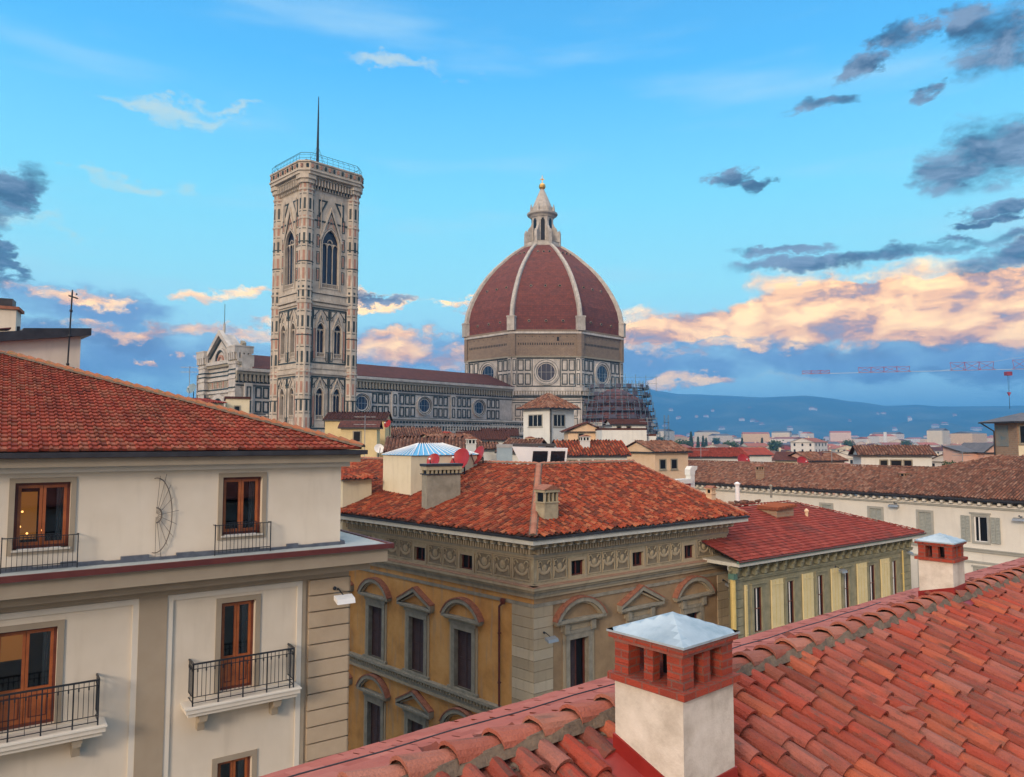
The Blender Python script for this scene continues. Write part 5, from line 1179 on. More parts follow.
for i in range(26):
    c = TP+ug*rg.uniform(-1.3,1.3)+vg*rg.uniform(-.4,.4); c.z += rg.random()*.28; a = rg.random()*3; m.rnd = rg.random(); m.tube(c, c+Vector((.4*math.cos(a), .4*math.sin(a), rg.uniform(-.05,.1))), .1, 'brown_tile', 5)
t2 = m.build('tile_stack', None, tuple(TP)); bpy.data.objects.remove(t); tag(t2, 'low heap of loose old tiles lying on the dark red roof beside the palazzo', 'tiles')
def flue(label, p, r, h, mm, cap=True):
    t = thing('flue', label, 'flue', tuple(p), 'metal and clay flues on the roofs'); m = MB(); m.lathe((p.x, p.y), [(r, p.z-.4), (r, p.z+h)], 10, mm); m.build('pipe', t)
    m = MB(); m.lathe((p.x, p.y), [(r*1.25, p.z+h-.02), (r*1.5, p.z+h+.12), (r*.4, p.z+h+.25)], 10, mm); m.build('cap', t)
flue('slim white flue pipe with a cap above the dark red roof', on_roof(737.5, 497, Zr-.1), .18, 1.0, 'white_metal')
flue('short pink clay vent on the right half of the dark red roof', roof_pt(13.6, 4.2), .11, .28, 'peach_wall')
p = on_roof(690.5, 489, 21.0)
t = thing('chimney', 'tall white bent chimney pot with a brick base between the palazzo and red roof', 'chimney', tuple(p), 'chimneys on the tiled roofs')
M = face_mat(p, AR); m = MB(M); z = p.z; k = .058*p.y/50*1.0
m.box(-.28, .25, -.25, .25, z-1, z+1.15, 'pale_white'); m.build('shaft', t); m = MB(M); m.prism([(-.36,z+1.15),(.25,z+1.15),(.3,z+1.45),(.55,z+1.62),(.6,z+1.86),(-.1,z+1.86),(-.36,z+1.6)], -.27, .27, 'pale_white'); m.build('pot', t)
m = MB(M); m.box(-1.5, -.34, -.3, .3, z-1, z+.55, 'dish_red'); m.box(-2.2, -.3, -.45, .45, z+.5, z+.85, 'pale_white'); m.build('base', t)

# ================================================================== LONG WHITE HOUSE, RIGHT
LA = -53.9; LE = Vector((21.51, 87.06, 0)); u3 = Vector((math.cos(R(LA)), math.sin(R(LA)), 0)); v3 = Vector((-u3.y, u3.x, 0)); LO = LE+v3*.6; M3 = face_mat(LO, LA)
lng = thing('long_house', 'long white plastered house under a low brown tiled roof, with grey shutters, at right', 'house', tuple(LO))
def Lp(a, b, z): return LE+u3*a+v3*b+Vector((0,0,z))
lw = [(15.4,16.5,0),(20.35,21.5,1),(24.85,25.95,1),(29.42,30.45,2),(34.2,35.3,1),(39,40.1,1)]
X0, X1 = -7.0, 48.0
m = MB(M3); m.wall(X0, X1, 0, 19.6, [(a,b,16.4,18.55) for a, b, k in lw]+[(a,b,11.8,14.1) for a, b, k in lw], 'white_plaster', .3); m.M = face_mat(Lp(X0+.4,11,0), LA-90); m.wall(0, 10.5, 0, 19.6, [], 'white_plaster'); m.build('wall', lng)
for a, b, k in lw:
    for z0, z1 in ((16.4, 18.55), (11.8, 14.1)):
        w = MB(M3); frame(w, a-.2, b+.2, z0-.16, z1+.2, .2, -.06, 0, 'trim_grey')
        if k == 2: w.box(a-.3, b+.3, -.14, 0, z1+.2, z1+.32, 'trim_grey')
        o = w.build('window', lng); q = MB(M3)
        if k == 2 and z0 > 15:
            shutters(q, a-1.0, a-.28, z0, z1, -.14, 'shutter_grey', .12); q.build('shutter', o); q = MB(M3); shutters(q, b+.28, b+1.0, z0, z1, -.14, 'shutter_grey', .12); q.build('shutter', o)
            q = MB(M3); frame(q, a, b, z0, z1, .08, .1, .18, 'white_metal'); q.box(a+.32, a+.4, .1, .16, z0, z1, 'white_metal'); q.build('casement', o); q = MB(M3); q.ng([(a,.2,z0),(b,.2,z0),(b,.2,z1),(a,.2,z1)], 'void'); q.build('pane', o)
        else: shutters(q, a, b, z0, z1, .02, 'shutter_grey', .12); q.build('shutter', o)
w = MB(M3)
for z, h, p, mm in ((15.55,.22,.14,'trim_grey'),(15.77,.08,.22,'trim_grey'),(14.6,.18,.1,'trim_grey'),(19.2,.16,.12,'trim_grey'),(19.36,.12,.2,'white_plaster')): w.box(X0, X1, -p, 0, z, z+h-.003, mm)
x = X0+.2
while x < X1: w.box(x, x+.22, -.5, 0, 19.55, 19.78, 'white_plaster'); x += .75
w.build('cornice', lng)
w = MB(); w.slab([(p.x, p.y) for p in (Lp(X0-.3,0,0), Lp(X1,0,0), Lp(X1,11.5,0), Lp(X0-.3,11.5,0))], 19.8, 19.95, 'gutter_dark'); w.slab([(p.x, p.y) for p in (Lp(X0-.3,-.14,0), Lp(X1,-.14,0), Lp(X1,.02,0), Lp(X0-.3,.02,0))], 19.9, 20.06, 'gutter_dark'); w.build('gutter', lng)
w = MB(); e = 20.1; dp = 6.6; sl_ = .33
tile_roof(w, [Lp(X0-.3,0,e), Lp(X1,0,e), Lp(X1,dp,e+dp*sl_), Lp(X0-.3,dp,e+dp*sl_)], 'brown_tile', .26, .38, 'coppo', 2, .9, 41, wav=.015); w.ng([Lp(X0-.3,dp,e+dp*sl_), Lp(X1,dp,e+dp*sl_), Lp(X1,2*dp,e), Lp(X0-.3,2*dp,e)], 'brown_tile'); w.build('roof', lng)
w = MB(); ridge_tiles(w, Lp(X0-.3,dp,e+dp*sl_+.05), Lp(X1,dp,e+dp*sl_+.05), 'brown_tile', .15, .4, 4); w.build('ridge', lng)
floodlight(M3, 22.9, 19.0, 'grey lamp under the eave of the long white house, between two shuttered windows', .4, .9)
floodlight(M3, 33.0, 18.6, 'grey lamp on the long white house at the right edge of the picture', .4, .9)
# the second brown roof wing behind, towards the tower
wg = thing('rear_wing', 'low wing with a brown tiled hip roof behind the long white house, at right', 'house', tuple(Lp(26, 9, 0)))
w = MB(); 
def W2(a, b, z): return Lp(a, b, z)
pts = [W2(21.5,5.2,21.6), W2(46,5.2,21.6), W2(46,13,24.2-.4), W2(27.5,11.5,23.4)]
w.slab([(p.x, p.y) for p in (W2(22,5.6,0), W2(46,5.6,0), W2(46,18,0), W2(22,18,0))], 0, 21.5, 'peach_wall'); w.build('wall', wg)
w = MB(); tile_roof(w, [W2(21.5,5.2,21.65), W2(46,5.2,21.65), W2(46,11.5,23.5), W2(27.8,11.5,23.5)], 'brown_tile', .26, .38, 'coppo', 2, .9, 43, wav=.015); tile_roof(w, [W2(21.5,17.8,21.65), W2(21.5,5.2,21.65), W2(27.8,11.5,23.5)], 'brown_tile', .26, .38, 'coppo', 2, .9, 44); w.ng([W2(27.8,11.5,23.5), W2(46,11.5,23.5), W2(46,17.8,21.65), W2(21.5,17.8,21.65)], 'brown_tile'); w.build('roof', wg)
w = MB(); ridge_tiles(w, W2(21.5,5.2,21.7), W2(27.8,11.5,23.55), 'brown_tile', .15, .4, 4); w.build('ridge', wg)

# ================================================================== GENERIC HOUSES OF THE MIDDLE DISTANCE
def block(name, label, cat, px, py_top, D, w, d, ang, wall, roofm, kind='gable', rise=1.5, base=0.0, wins=(), winsl=(), ov=.4, group=None, tiles=True, axis='x', winm='grey_stone', seed=1):
    """a house whose near corner stands at pixel column px and distance D; w runs right, d runs back-left"""
    o = at(px, py_top, D); z = o.z; M = face_mat(o, ang); t = thing(name, label, cat, (o.x, o.y, base), group)
    m = MB(M); m.box(0, w, 0, d, base, z, wall)
    q = MB(M); e = z+.02
    def P3(a, b, c): return M @ Vector((a, b, c))
    cs = [(-ov,-ov),(w+ov,-ov),(w+ov,d+ov),(-ov,d+ov)]; th = .14
    if kind == 'hip':
        if w >= d: r1, r2 = (d/2, d/2), (w-d/2, d/2)
        else: r1, r2 = (w/2, w/2), (w/2, d-w/2)
        c3 = [P3(a, b, e) for a, b in cs]; p1, p2 = P3(*r1, e+rise), P3(*r2, e+rise)
        fcs = ([c3[0],c3[1],p2,p1],[c3[1],c3[2],p2],[c3[2],c3[3],p1,p2],[c3[3],c3[0],p1]) if w >= d else ([c3[0],c3[1],p1],[c3[1],c3[2],p2,p1],[c3[2],c3[3],p2],[c3[3],c3[0],p1,p2])
    elif kind == 'gable':
        c3 = [P3(a, b, e) for a, b in cs]
        if axis == 'x': p1, p2 = P3(-ov, d/2, e+rise), P3(w+ov, d/2, e+rise); fcs = ([c3[0],c3[1],p2,p1],[c3[2],c3[3],p1,p2]); m.prism([(0,0)]*0 or [(0,z)]*0 or [(0,z-.001),(.01,z-.001),(.01,z)], 0, .01, wall); m.raw([(0,0,z),(0,d,z),(0,d/2,z+rise*.98),(w,0,z),(w,d,z),(w,d/2,z+rise*.98)], [(0,2,1),(3,4,5)], wall)
        else: p1, p2 = P3(w/2, -ov, e+rise), P3(w/2, d+ov, e+rise); fcs = ([c3[3],c3[0],p1,p2],[c3[1],c3[2],p2,p1]); m.raw([(0,0,z),(w,0,z),(w/2,0,z+rise*.98),(0,d,z),(w,d,z),(w/2,d,z+rise*.98)], [(0,1,2),(4,3,5)], wall)
    elif kind == 'shed':
        c3 = [P3(-ov,-ov,e), P3(w+ov,-ov,e), P3(w+ov,d+ov,e+rise), P3(-ov,d+ov,e+rise)]; fcs = (c3,); m.raw([(0,0,z),(0,d,z),(0,d,z+rise),(w,0,z),(w,d,z),(w,d,z+rise)], [(0,2,1),(3,4,5),(1,2,5,4)], wall)
    else: fcs = ()
    m.build('wall', t)
    if kind == 'flat': q.box(-ov, w+ov, -ov, d+ov, z, z+.25, roofm)
    else:
        q.M = Matrix.Identity(4)
        for i, f in enumerate(fcs):
            if tiles: tile_roof(q, f, roofm, .3, .42, 'coppo', 2, .7, seed+i)
            else: q.ng(f, roofm); q.ng([p-Vector((0,0,th)) for p in f][::-1], roofm)
        q.M = M; 
        if kind != 'shed': q.slab(cs, e-th, e-.01, 'gutter_dark')
        q.M = Matrix.Identity(4)
    q.build('roof', t)
    for side, lst in ((0, wins), (1, winsl)):
        Mf = M if side == 0 else face_mat(M @ Vector((0,d,0)), ang-90)
        for (a, b, c, e2) in lst:
            wq = MB(Mf); frame(wq, a-.12, b+.12, z-c-.12, z-e2+.12, .12, -.07, 0, winm); n = max(1, round((b-a)/.8))
            for i in range(1, n): x = a+(b-a)*i/n; wq.box(x-.04, x+.04, -.05, 0, z-c, z-e2, 'pale_white')
            wq.box(a-.2, b+.2, -.12, 0, z-c-.2, z-c-.12, winm); oo = wq.build('window', t); wq = MB(Mf); wq.ng([(a,-.03,z-c),(b,-.03,z-c),(b,-.03,z-e2),(a,-.03,z-e2)], 'void'); wq.build('pane', oo)
    return t, M, z
def dish(label, px, py, D, r, mm, yaw, grp='satellite dishes on the roofs', drop=1.2):
    c = at(px, py, D); t = thing('satellite_dish', label, 'satellite dish', (c.x, c.y, c.z-drop), grp)
    nrm = Vector((math.sin(yaw), -math.cos(yaw), .45)).normalized(); q = nrm.to_track_quat('Z', 'Y').to_matrix().to_4x4(); q.translation = c
    m = MB(q); prof = [(r*k/5, r*.22*(k/5)**2) for k in range(6)]; m.lathe((0,0), [(max(.01, a), b) for a, b in prof]+[(r, r*.24), (r*.98, r*.25)]+[(max(.01, a*.98), b+.02) for a, b in prof[::-1]], 18, mm, cap=False); m.build('reflector', t)
    m = MB(q); m.tube((0,-r*.95,r*.2), (0,-r*.2,r*1.0), .03, 'iron', 5); m.ball((0,-r*.15,r*1.0), .08, 'white_metal', 6, 4); m.build('feed_arm', t)
    m = MB(); m.tube(c, c-nrm*.3, .05, 'iron', 5); m.tube(c-nrm*.3, c-nrm*.3-Vector((0,0,drop)), .05, 'iron', 6); m.build('post', t)
def aerial(label, px, py0, py1, D, n=6, grp='television aerials on the roofs'):
    a = at(px, py0, D); b = at(px, py1, D); b.x, b.y = a.x, a.y; t = thing('antenna', label, 'antenna', tuple(a), grp); k = D/740
    m = MB(); m.tube(a-Vector((0,0,.5)), b, .035*max(1, k*9), 'grey_metal', 5); m.build('mast', t); m = MB()
    for j, f in enumerate((.96, .8)):
        c = a.lerp(b, f); m.tube(c+Vector((-1.0,0,0)), c+Vector((1.0,.2,0)), .03, 'grey_metal', 4)
        for i in range(n): x = -1+2*i/(n-1); m.tube(c+Vector((x,-.35,0)), c+Vector((x,.35,.0)), .018, 'grey_metal', 3)
    m.build('aerial', t)
block('yellow_house', 'pale yellow house with one tiny window left of the bell tower', 'house', 226, 398.5, 86, 2.6, 5.5, 22, 'pale_yellow', 'nave_tile', 'flat', 1.2, wins=[(1.0,1.5,1.5,.9)], ov=.15)
block('red_roof_annex', 'low annex with a sloping red roof left of the pale yellow house', 'house', 206, 403, 84, 2.0, 7, 40, 'pale_yellow', 'red_flat_tile', 'shed', .8)
dish('dark round satellite dish on the skyline left of the cathedral front', 192, 389, 84, .62, 'dish_grey', -.3)
aerial('thin television aerial beside the dark dish on the left skyline', 189, 396, 366, 85, 5)
block('yellow_house', 'yellow house with a dark roof and one brown window below the bell tower', 'house', 341, 427.5, 78, 3.75, 3.0, 4, 'yellow_wall', 'nave_tile', 'gable', .75, wins=[(1.35,2.0,1.45,.45)], ov=.3, tiles=False)
block('roof_terrace_house', 'wide yellow house with a dark red roof right behind the small yellow one', 'house', 325, 419.8, 84, 6.8, 5, 2, 'yellow_wall', 'nave_tile', 'gable', .9, axis='x', ov=.25)
aerial('tall thin aerial in front of the yellow house with the brown window', 364.5, 462, 415, 70, 5)
dish('white dish low beside the blue glass roof', 379, 449, 66, .45, 'white_metal', .4)
dish('small red dish right of the yellow houses, under a round cathedral window', 388, 424, 84, .5, 'dish_red', -.6)
block('brown_roof_house', 'small house with a low brown gable right of the yellow houses', 'house', 385, 437, 92, 7, 5, 15, 'pale_yellow', 'brown_tile', 'gable', 1.2)
block('lower_red_roof_house', 'low house with a dark red roof between the cream gutter and the glass roofed block', 'house', 352, 483, 53, 3.4, 7, 52, 'pale_yellow', 'palazzo_tile', 'shed', 2.2, winsl=[])
block('cream_shed', 'small stained cream shed under the red roof at the left end of the palazzo', 'shed', 343, 480, 47, 2.0, 3, 38, 'pale_yellow', 'palazzo_tile', 'shed', .5)
# glass roofed block
o = at(411, 456, 46.0); z1 = o.z; z0 = 20.6; gb = thing('glass_roof_room', 'cream rooftop room under a low blue and white striped glass roof', 'rooftop room', (o.x, o.y, z0)); M = face_mat(o, AR)
m = MB(M); pl = [(0,0),(5.0,0),(5.0,3.6),(-.0,3.6)]; m.slab(pl, z0, z1, 'pale_yellow'); m.build('wall', gb)
m = MB(M); cx, cy = 2.5, 1.8; hh = .75; ov = .12; c4 = [(-ov,-ov),(5+ov,-ov),(5+ov,3.6+ov),(-ov,3.6+ov)]
m.raw([(a,b,z1+.03) for a, b in c4]+[(1.6,cy,z1+hh),(3.4,cy,z1+hh)], [(0,1,5,4),(1,2,5),(2,3,4,5),(3,0,4)], 'blue_glass_roof'); m.build('glass_roof', gb)
m = MB(M)
for i in range(13):
    t_ = i/12; xa = 5*t_; xb = 1.6+1.8*t_
    m.tube((xa,-ov,z1+.06), (xb,cy,z1+hh+.04), .028, 'white_metal', 4)
for i in range(9):
    t_ = i/8; m.tube((-ov, 3.6*t_, z1+.06), (1.6,cy,z1+hh+.04), .026, 'white_metal', 4); m.tube((5+ov, 3.6*t_, z1+.06), (3.4,cy,z1+hh+.04), .045, 'white_metal', 4)
m.build('glazing_bar', gb)
p = on_roof(441, 494, 21.35); p.z = at(441,494,p.y).z
t = thing('chimney', 'wide stone chimney with a slotted head, standing on the palazzo roof', 'chimney', tuple(p), 'chimneys on the tiled roofs'); D_ = p.y; M = face_mat(at(427, 490, 42.5), AR-6); zt = at(441, 464, 42.5).z
m = MB(M); m.box(0, 2.15, 0, .7, 20.8, zt-.62, 'grey_stone'); m.build('shaft', t)
m = MB(M); m.box(-.08, 2.25, -.08, .78, zt-.62, zt-.56, 'gutter_dark')
for i in range(9): m.box(i*.262, i*.262+.13, -.02, .1, zt-.56, zt-.2, 'frieze_stone'); m.box(i*.262, i*.262+.13, .6, .72, zt-.56, zt-.2, 'frieze_stone')
m.box(.05, 2.1, .14, .56, zt-.56, zt-.2, 'void'); m.box(-.06, 2.23, -.06, .76, zt-.36, zt-.14, 'frieze_stone'); m.box(-.1, 2.28, -.1, .8, zt-.14, zt, 'gutter_dark'); m.build('vent_head', t)
dish('small red dish half hidden above the wide slotted chimney', 434, 461, 45.2, .46, 'dish_red', -.5)
dish('large red dish right of the slotted chimney, the bigger of the pair', 461.5, 460.5, 47.5, .78, 'dish_red', -.7)
dish('narrow red dish at the right of the pair on the palazzo ridge', 479.5, 456, 49, .66, 'dish_red', -1.0)
# skylight unit and plant box behind the palazzo ridge
o = at(512, 466, 58); sk = thing('roof_skylight', 'white tapering rooftop unit with two black glass panels above the palazzo roof', 'skylight', tuple(o)); M = face_mat(o, -4); zt = at(512, 446.5, 58).z; zb = o.z-1.2
m = MB(M); m.raw([(1.3,.5,zb),(4.0,.5,zb),(4.0,3,zb),(1.3,3,zb),(.0,0,zt),(4.35,0,zt-.15),(4.35,3,zt-.15),(0,3,zt)], [(0,3,2,1),(4,5,6,7),(0,1,5,4),(1,2,6,5),(2,3,7,6),(3,0,4,7)], 'skylight_white'); m.build('body', sk)
m = MB(M)
for a, b in ((1.55,2.75),(2.95,4.1)):
    m.raw([(a-.1,.34,zb+.55),(b-.15,.34,zb+.55),(b+.05,-.03,zt-.35),(a+.1,-.03,zt-.35)], [(0,1,2,3)], 'solar_black')
m.build('pane', sk); m = MB(M); m.box(-.1, 3.4, .2, 2.6, zt, zt+.22, 'gutter_dark'); m.build('lid', sk)
block('plant_box', 'blue grey metal box left of the white skylight', 'plant box', 497, 447.5, 58, 1.2, 1.5, 2, 'box_blue_grey', 'grey_metal', 'flat', ov=.03, base=20)
# white square tower house
block('tower_house', 'white square tower house with a pyramid brown roof in front of the dome', 'tower house', 549.5, 408, 104, 5.0, 5.4, 42, 'pale_white', 'brown_tile', 'hip', 2.3, wins=[(.8,3.0,2.5,.95)], winsl=[(1.2,3.9,2.5,.95),(2.4,3.6,5.3,4.4)], ov=.75, winm='trim_grey')
drainpipe(face_mat(at(549.5, 420, 104), 42), .12, 18, 29.5, 'gutter_dark', 'dark downpipe on the corner of the white tower house', .09, False)
block('low_white_house', 'small white house with a brown roof left of the white tower house', 'house', 483, 436, 110, 5.0, 5, 2, 'pale_white', 'nave_tile', 'gable', 1.1, wins=[(.6,1.4,1.9,.9),(2.6,3.4,1.9,.9)])
block('white_gable_house', 'white house with a sloping right roof edge beneath the scaffold', 'house', 602, 430, 92, 5.6, 5, 3, 'pale_white', 'nave_tile', 'flat', ov=.02, wins=[])
t, M, z = block('white_lean_to', 'white lean-to wall stepping down to the right below the scaffold', 'house', 634, 436, 93, 2.8, 5, 3, 'pale_white', 'nave_tile', 'flat', ov=.02)
m = MB(M); m.raw([(-.2,0,z),(2.8,0,z),(2.8,.2,z),(-.2,.2,z),(-.2,0,z+.9),(-.2,.2,z+.9)], [(0,1,4),(3,5,2),(1,2,5,4)], 'pale_white'); m.build('sloping_parapet', t)
block('peach_house', 'peach house with a shallow gable left of the scaffold foot', 'house', 568, 431.5, 97, 4.8, 5, 2, 'peach_wall', 'nave_tile', 'gable', 1.1, axis='y', wins=[(1.4,2.0,1.1,.3)])
block('red_roof_house', 'wide low house with a patchy red roof below the peach and white houses', 'house', 563, 455.5, 72, 6.4, 6, 8, 'pale_white', 'palazzo_tile', 'gable', 1.4, wins=[(.4,1.3,1.6,.5),(1.8,2.7,1.6,.5),(3.2,4.1,1.6,.5)], ov=.35)
block('small_dark_red_house', 'small house with a dark red roof at the foot of the scaffold', 'house', 612, 424.5, 118, 5.5, 5, 5, 'pale_white', 'nave_tile', 'gable', .9, wins=[(.8,1.4,1.0,.3),(2.4,3,1.0,.3)])
for i, (px, py, D, w, wl_, rf_, lb) in enumerate([
    (388,452,62,6,'pale_yellow','brown_tile','brown roofed house behind the blue glass roof, left of the red dishes'),
    (440,444,88,6,'pale_yellow','brown_tile','low house with a curved pale gable below the nave'),
    (462,440,96,6,'pale_white','nave_tile','pale house with a dark roof behind the pair of red dishes'),
    (415,440,104,7,'pale_yellow','red_flat_tile','house with a long red roof slope in front of the nave gallery'),
    (500,452,70,3,'pale_white','brown_tile','small white house behind the blue grey metal box'),
    (655,452,84,5,'peach_wall','brown_tile','small brick coloured house right of the white lean-to'),
    (686,457,108,9,'pale_white','red_flat_tile','house with a bright red roof behind the long brown roof'),
    (720,455,122,9,'pale_white','red_flat_tile','second house with a bright red roof beyond the long brown roof'),
    (775,460,112,6,'pale_yellow','nave_tile','pale yellow house with a dark roof between the two distant red dishes'),
    (812,461,108,6,'pink_wall','brown_tile','pink house with a brown gable left of the white dormer house')]):
    block('town_house', lb, 'house', px, py, D, w, 6, (5, 40, 10, 35, -20, 30, 5, 8, -30, 20)[i], wl_, rf_, 'gable', 1.2, wins=[(.7,1.5,1.9,.9),(2.4,3.2,1.9,.9)] if w > 3 else [], seed=60+i, tiles=D < 110)
dish('big red dish behind the long brown roof, left of the two', 743, 461, 101, .95, 'dish_red', .3, drop=2.5); dish('dark red dish behind the long brown roof, right of the two', 802, 463, 96, .85, 'dish_red', .3, drop=2.5)
flue('white capped pipe standing up at the left end of the red roof', on_roof(771, 493, Zr), .1, .5, 'blue_plaster')
# right-hand group
t, M, z = block('dormer_house', 'white rooftop house with three windows and a brown roof above the long brown roof', 'house', 861, 455, 84, 7.3, 3.8, -12, 'pale_white', 'brown_tile', 'gable', 1.05, base=18, wins=[(2.0,2.7,1.55,.6),(3.1,4.15,1.55,.6),(4.45,5.2,1.55,.6)], ov=.45)
block('side_wing', 'small white wing right of the dormer house', 'house', 924, 470, 82, 2.7, 2.4, 28, 'pale_white', 'brown_tile', 'shed', .5, base=18)
block('pink_house', 'pink house with a dark slate gable left of the stone tower', 'house', 984, 452.5, 96, 3.0, 5, 8, 'pink_wall', 'slate_roof', 'gable', 1.25, axis='y', ov=.3, tiles=False, wins=[])
block('pink_annex', 'pale pink annex with a dark slate roof left of the pink gable', 'house', 963, 452, 97, 2.9, 4, 4, 'pink_wall', 'slate_roof', 'shed', .9, ov=.3, tiles=False, wins=[(1.5,2.3,1.7,1.3)])
t, M, z = block('stone_tower', 'stone and brick tower with a wide dark roof at the right edge', 'tower', 1017, 421.5, 80, 8, 3.6, 2, 'brick_wall', 'slate_roof', 'hip', 1.0, ov=1.1, tiles=False, wins=[(.25,1.6,2.3,.5),(.3,1.6,5.4,4.2)])
m = MB(M); m.box(-.05, 0, 1.4, 3.4, z-2.7, z-.4, 'blue_plaster'); m.box(.02, 5, -.04, 0, z-3.9, z-2.6, 'pale_yellow'); m.build('plaster_patch', t); m = MB(M); m.path([(-1.0,4.4,z-.1),(-.8,4.2,z-.3),(-.12,3.55,z-1.0),(-.12,3.55,z-7)], .08, 'gutter_dark', 6); m.build('downpipe', t)
# planters
for i, (px, D) in enumerate(((946, 84), (953, 84.5), (961, 85), (969, 85.5))):
    o = at(px, 468, D); b = thing('potted_shrub', ('potted shrub, %s of four on the parapet before the pink house' % ('leftmost', 'second', 'third', 'rightmost')[i]), 'shrub', tuple(o), 'potted shrubs on the roof terrace')
    m = MB(); m.lathe((o.x, o.y), [(.18, o.z-.3), (.25, o.z+.1)], 8, 'pediment_tile'); m.build('pot', b); m = MB(); rg = random.Random(i)
    for k in range(160):
        d = Vector((rg.gauss(0,1), rg.gauss(0,1), rg.gauss(0,1))).normalized()*rg.uniform(.15,.42); c = o+Vector((0,0,.42))+d; e1 = Vector((rg.gauss(0,1), rg.gauss(0,1), rg.gauss(0,1))).normalized()*.07; e2 = e1.orthogonal().normalized()*.05; m.ng([c-e1-e2, c+e1-e2, c+e1+e2, c-e1+e2], 'leaf')
    m.build('foliage', b)
o = at(965, 470.5, 84); tw_ = MB(face_mat(o, -3)); tw_.box(-3, 3.2, 0, .25, o.z-1.5, o.z+.1, 'pediment_tile'); k = tw_.build('terrace_wall', None, tuple(o)); tag(k, 'low reddish parapet wall in front of the potted shrubs', 'wall')

# ================================================================== OUR OWN ROOF IN THE FOREGROUND
FA = 38.9; FR = Vector((1.85, 6.30, 0)); uf = Vector((math.cos(R(FA)), math.sin(R(FA)), 0)); nf = Vector((-uf.y, uf.x, 0)); FZ = 23.06; FS = .35
def fp(t, s, dz=0): return FR+uf*t+nf*s+Vector((0, 0, FZ-FS*abs(s)+dz))
own = thing('near_house', 'house in the foreground under a red clay tile roof with two brick topped chimneys', 'house', tuple(FR+uf*4-nf*2))
T0, T1, SN, SF = -7.5, 15.0, -5.6, 2.35
w = MB(face_mat(FR, FA)); w.slab([(T0+.3, SN+.3),(T1-.3, SN+.3),(T1-.3, SF-.35),(T0+.3, SF-.35)], 0, FZ-FS*2.35-.22, 'cream_wall')
w.raw([(T0+.3,SN+.3,21.0),(T0+.3,SF-.35,21.9),(T0+.3,0,FZ-.1),(T1-.3,SN+.3,21.0),(T1-.3,SF-.35,21.9),(T1-.3,0,FZ-.1)], [(0,1,2),(3,5,4)], 'cream_wall'); w.build('wall', own)
c1 = Vector((1.003, 4.436, 0)); CA = 41.0; cu = Vector((math.cos(R(CA)), math.sin(R(CA)), 0)); cv = Vector((-cu.y, cu.x, 0))
c2 = Vector((5.29, 8.98, 0))
def skipf(p):
    for c, k in ((c1, .57), (c2, .43)):
        a = (p-c).dot(cu); b = (p-c).dot(cv)
        if -.10 < a < k+.04 and -.10 < b < k+.04: return True
    return False
w = MB(); tile_roof(w, [fp(T0,SN), fp(T1,SN), fp(T1,-.02), fp(T0,-.02)], 'near_tile', .192, .30, 'coppo', 7, .85, 51, base='mortar', pan='pan_tile', skip=skipf, lift=.004)
w.build('near_slope', own)
w = MB(); tile_roof(w, [fp(T1,SF), fp(T0,SF), fp(T0,.02), fp(T1,.02)], 'far_slope_tile', .2, .3, 'flat', 3, .3, 52, skip=skipf); w.build('far_slope', own)
w = MB(); ridge_tiles(w, fp(T1,0,.045), fp(T0,0,.045), 'ridge_tile', .118, .33, 8, 53, 'mortar', .026)
rg = random.Random(2); t = T0
while t < T1:          # crumbs of mortar bedding under the ridge tiles
    for s_ in (-1, 1):
        p = fp(t, s_*(.13+rg.uniform(-.01,.03)), .01); r = rg.uniform(.03,.055); w.ball(p, r, 'mortar', 6, 4, (1.5, 1, .7))
    t += .085
w.build('ridge', own)
w = MB()
for a in range(24): p = fp(T0+a*(T1-T0)/23, SF+.06, -.02)
w.tube(fp(T0,SF+.08,-.02), fp(T1,SF+.08,-.02), .06, 'copper_pipe', 8); w.build('gutter', own)
w = MB(); pts = [fp(T0+i*.6, 1.05+.12*math.sin(i*.35), .10+.01*(i % 2)) for i in range(0, 22)]; w.path(pts, .006, 'gutter_dark', 5); o_ = w.build('roof_cable', None, tuple(pts[0])); tag(o_, 'thin dark cable lying along the far slope of the foreground roof', 'cable')
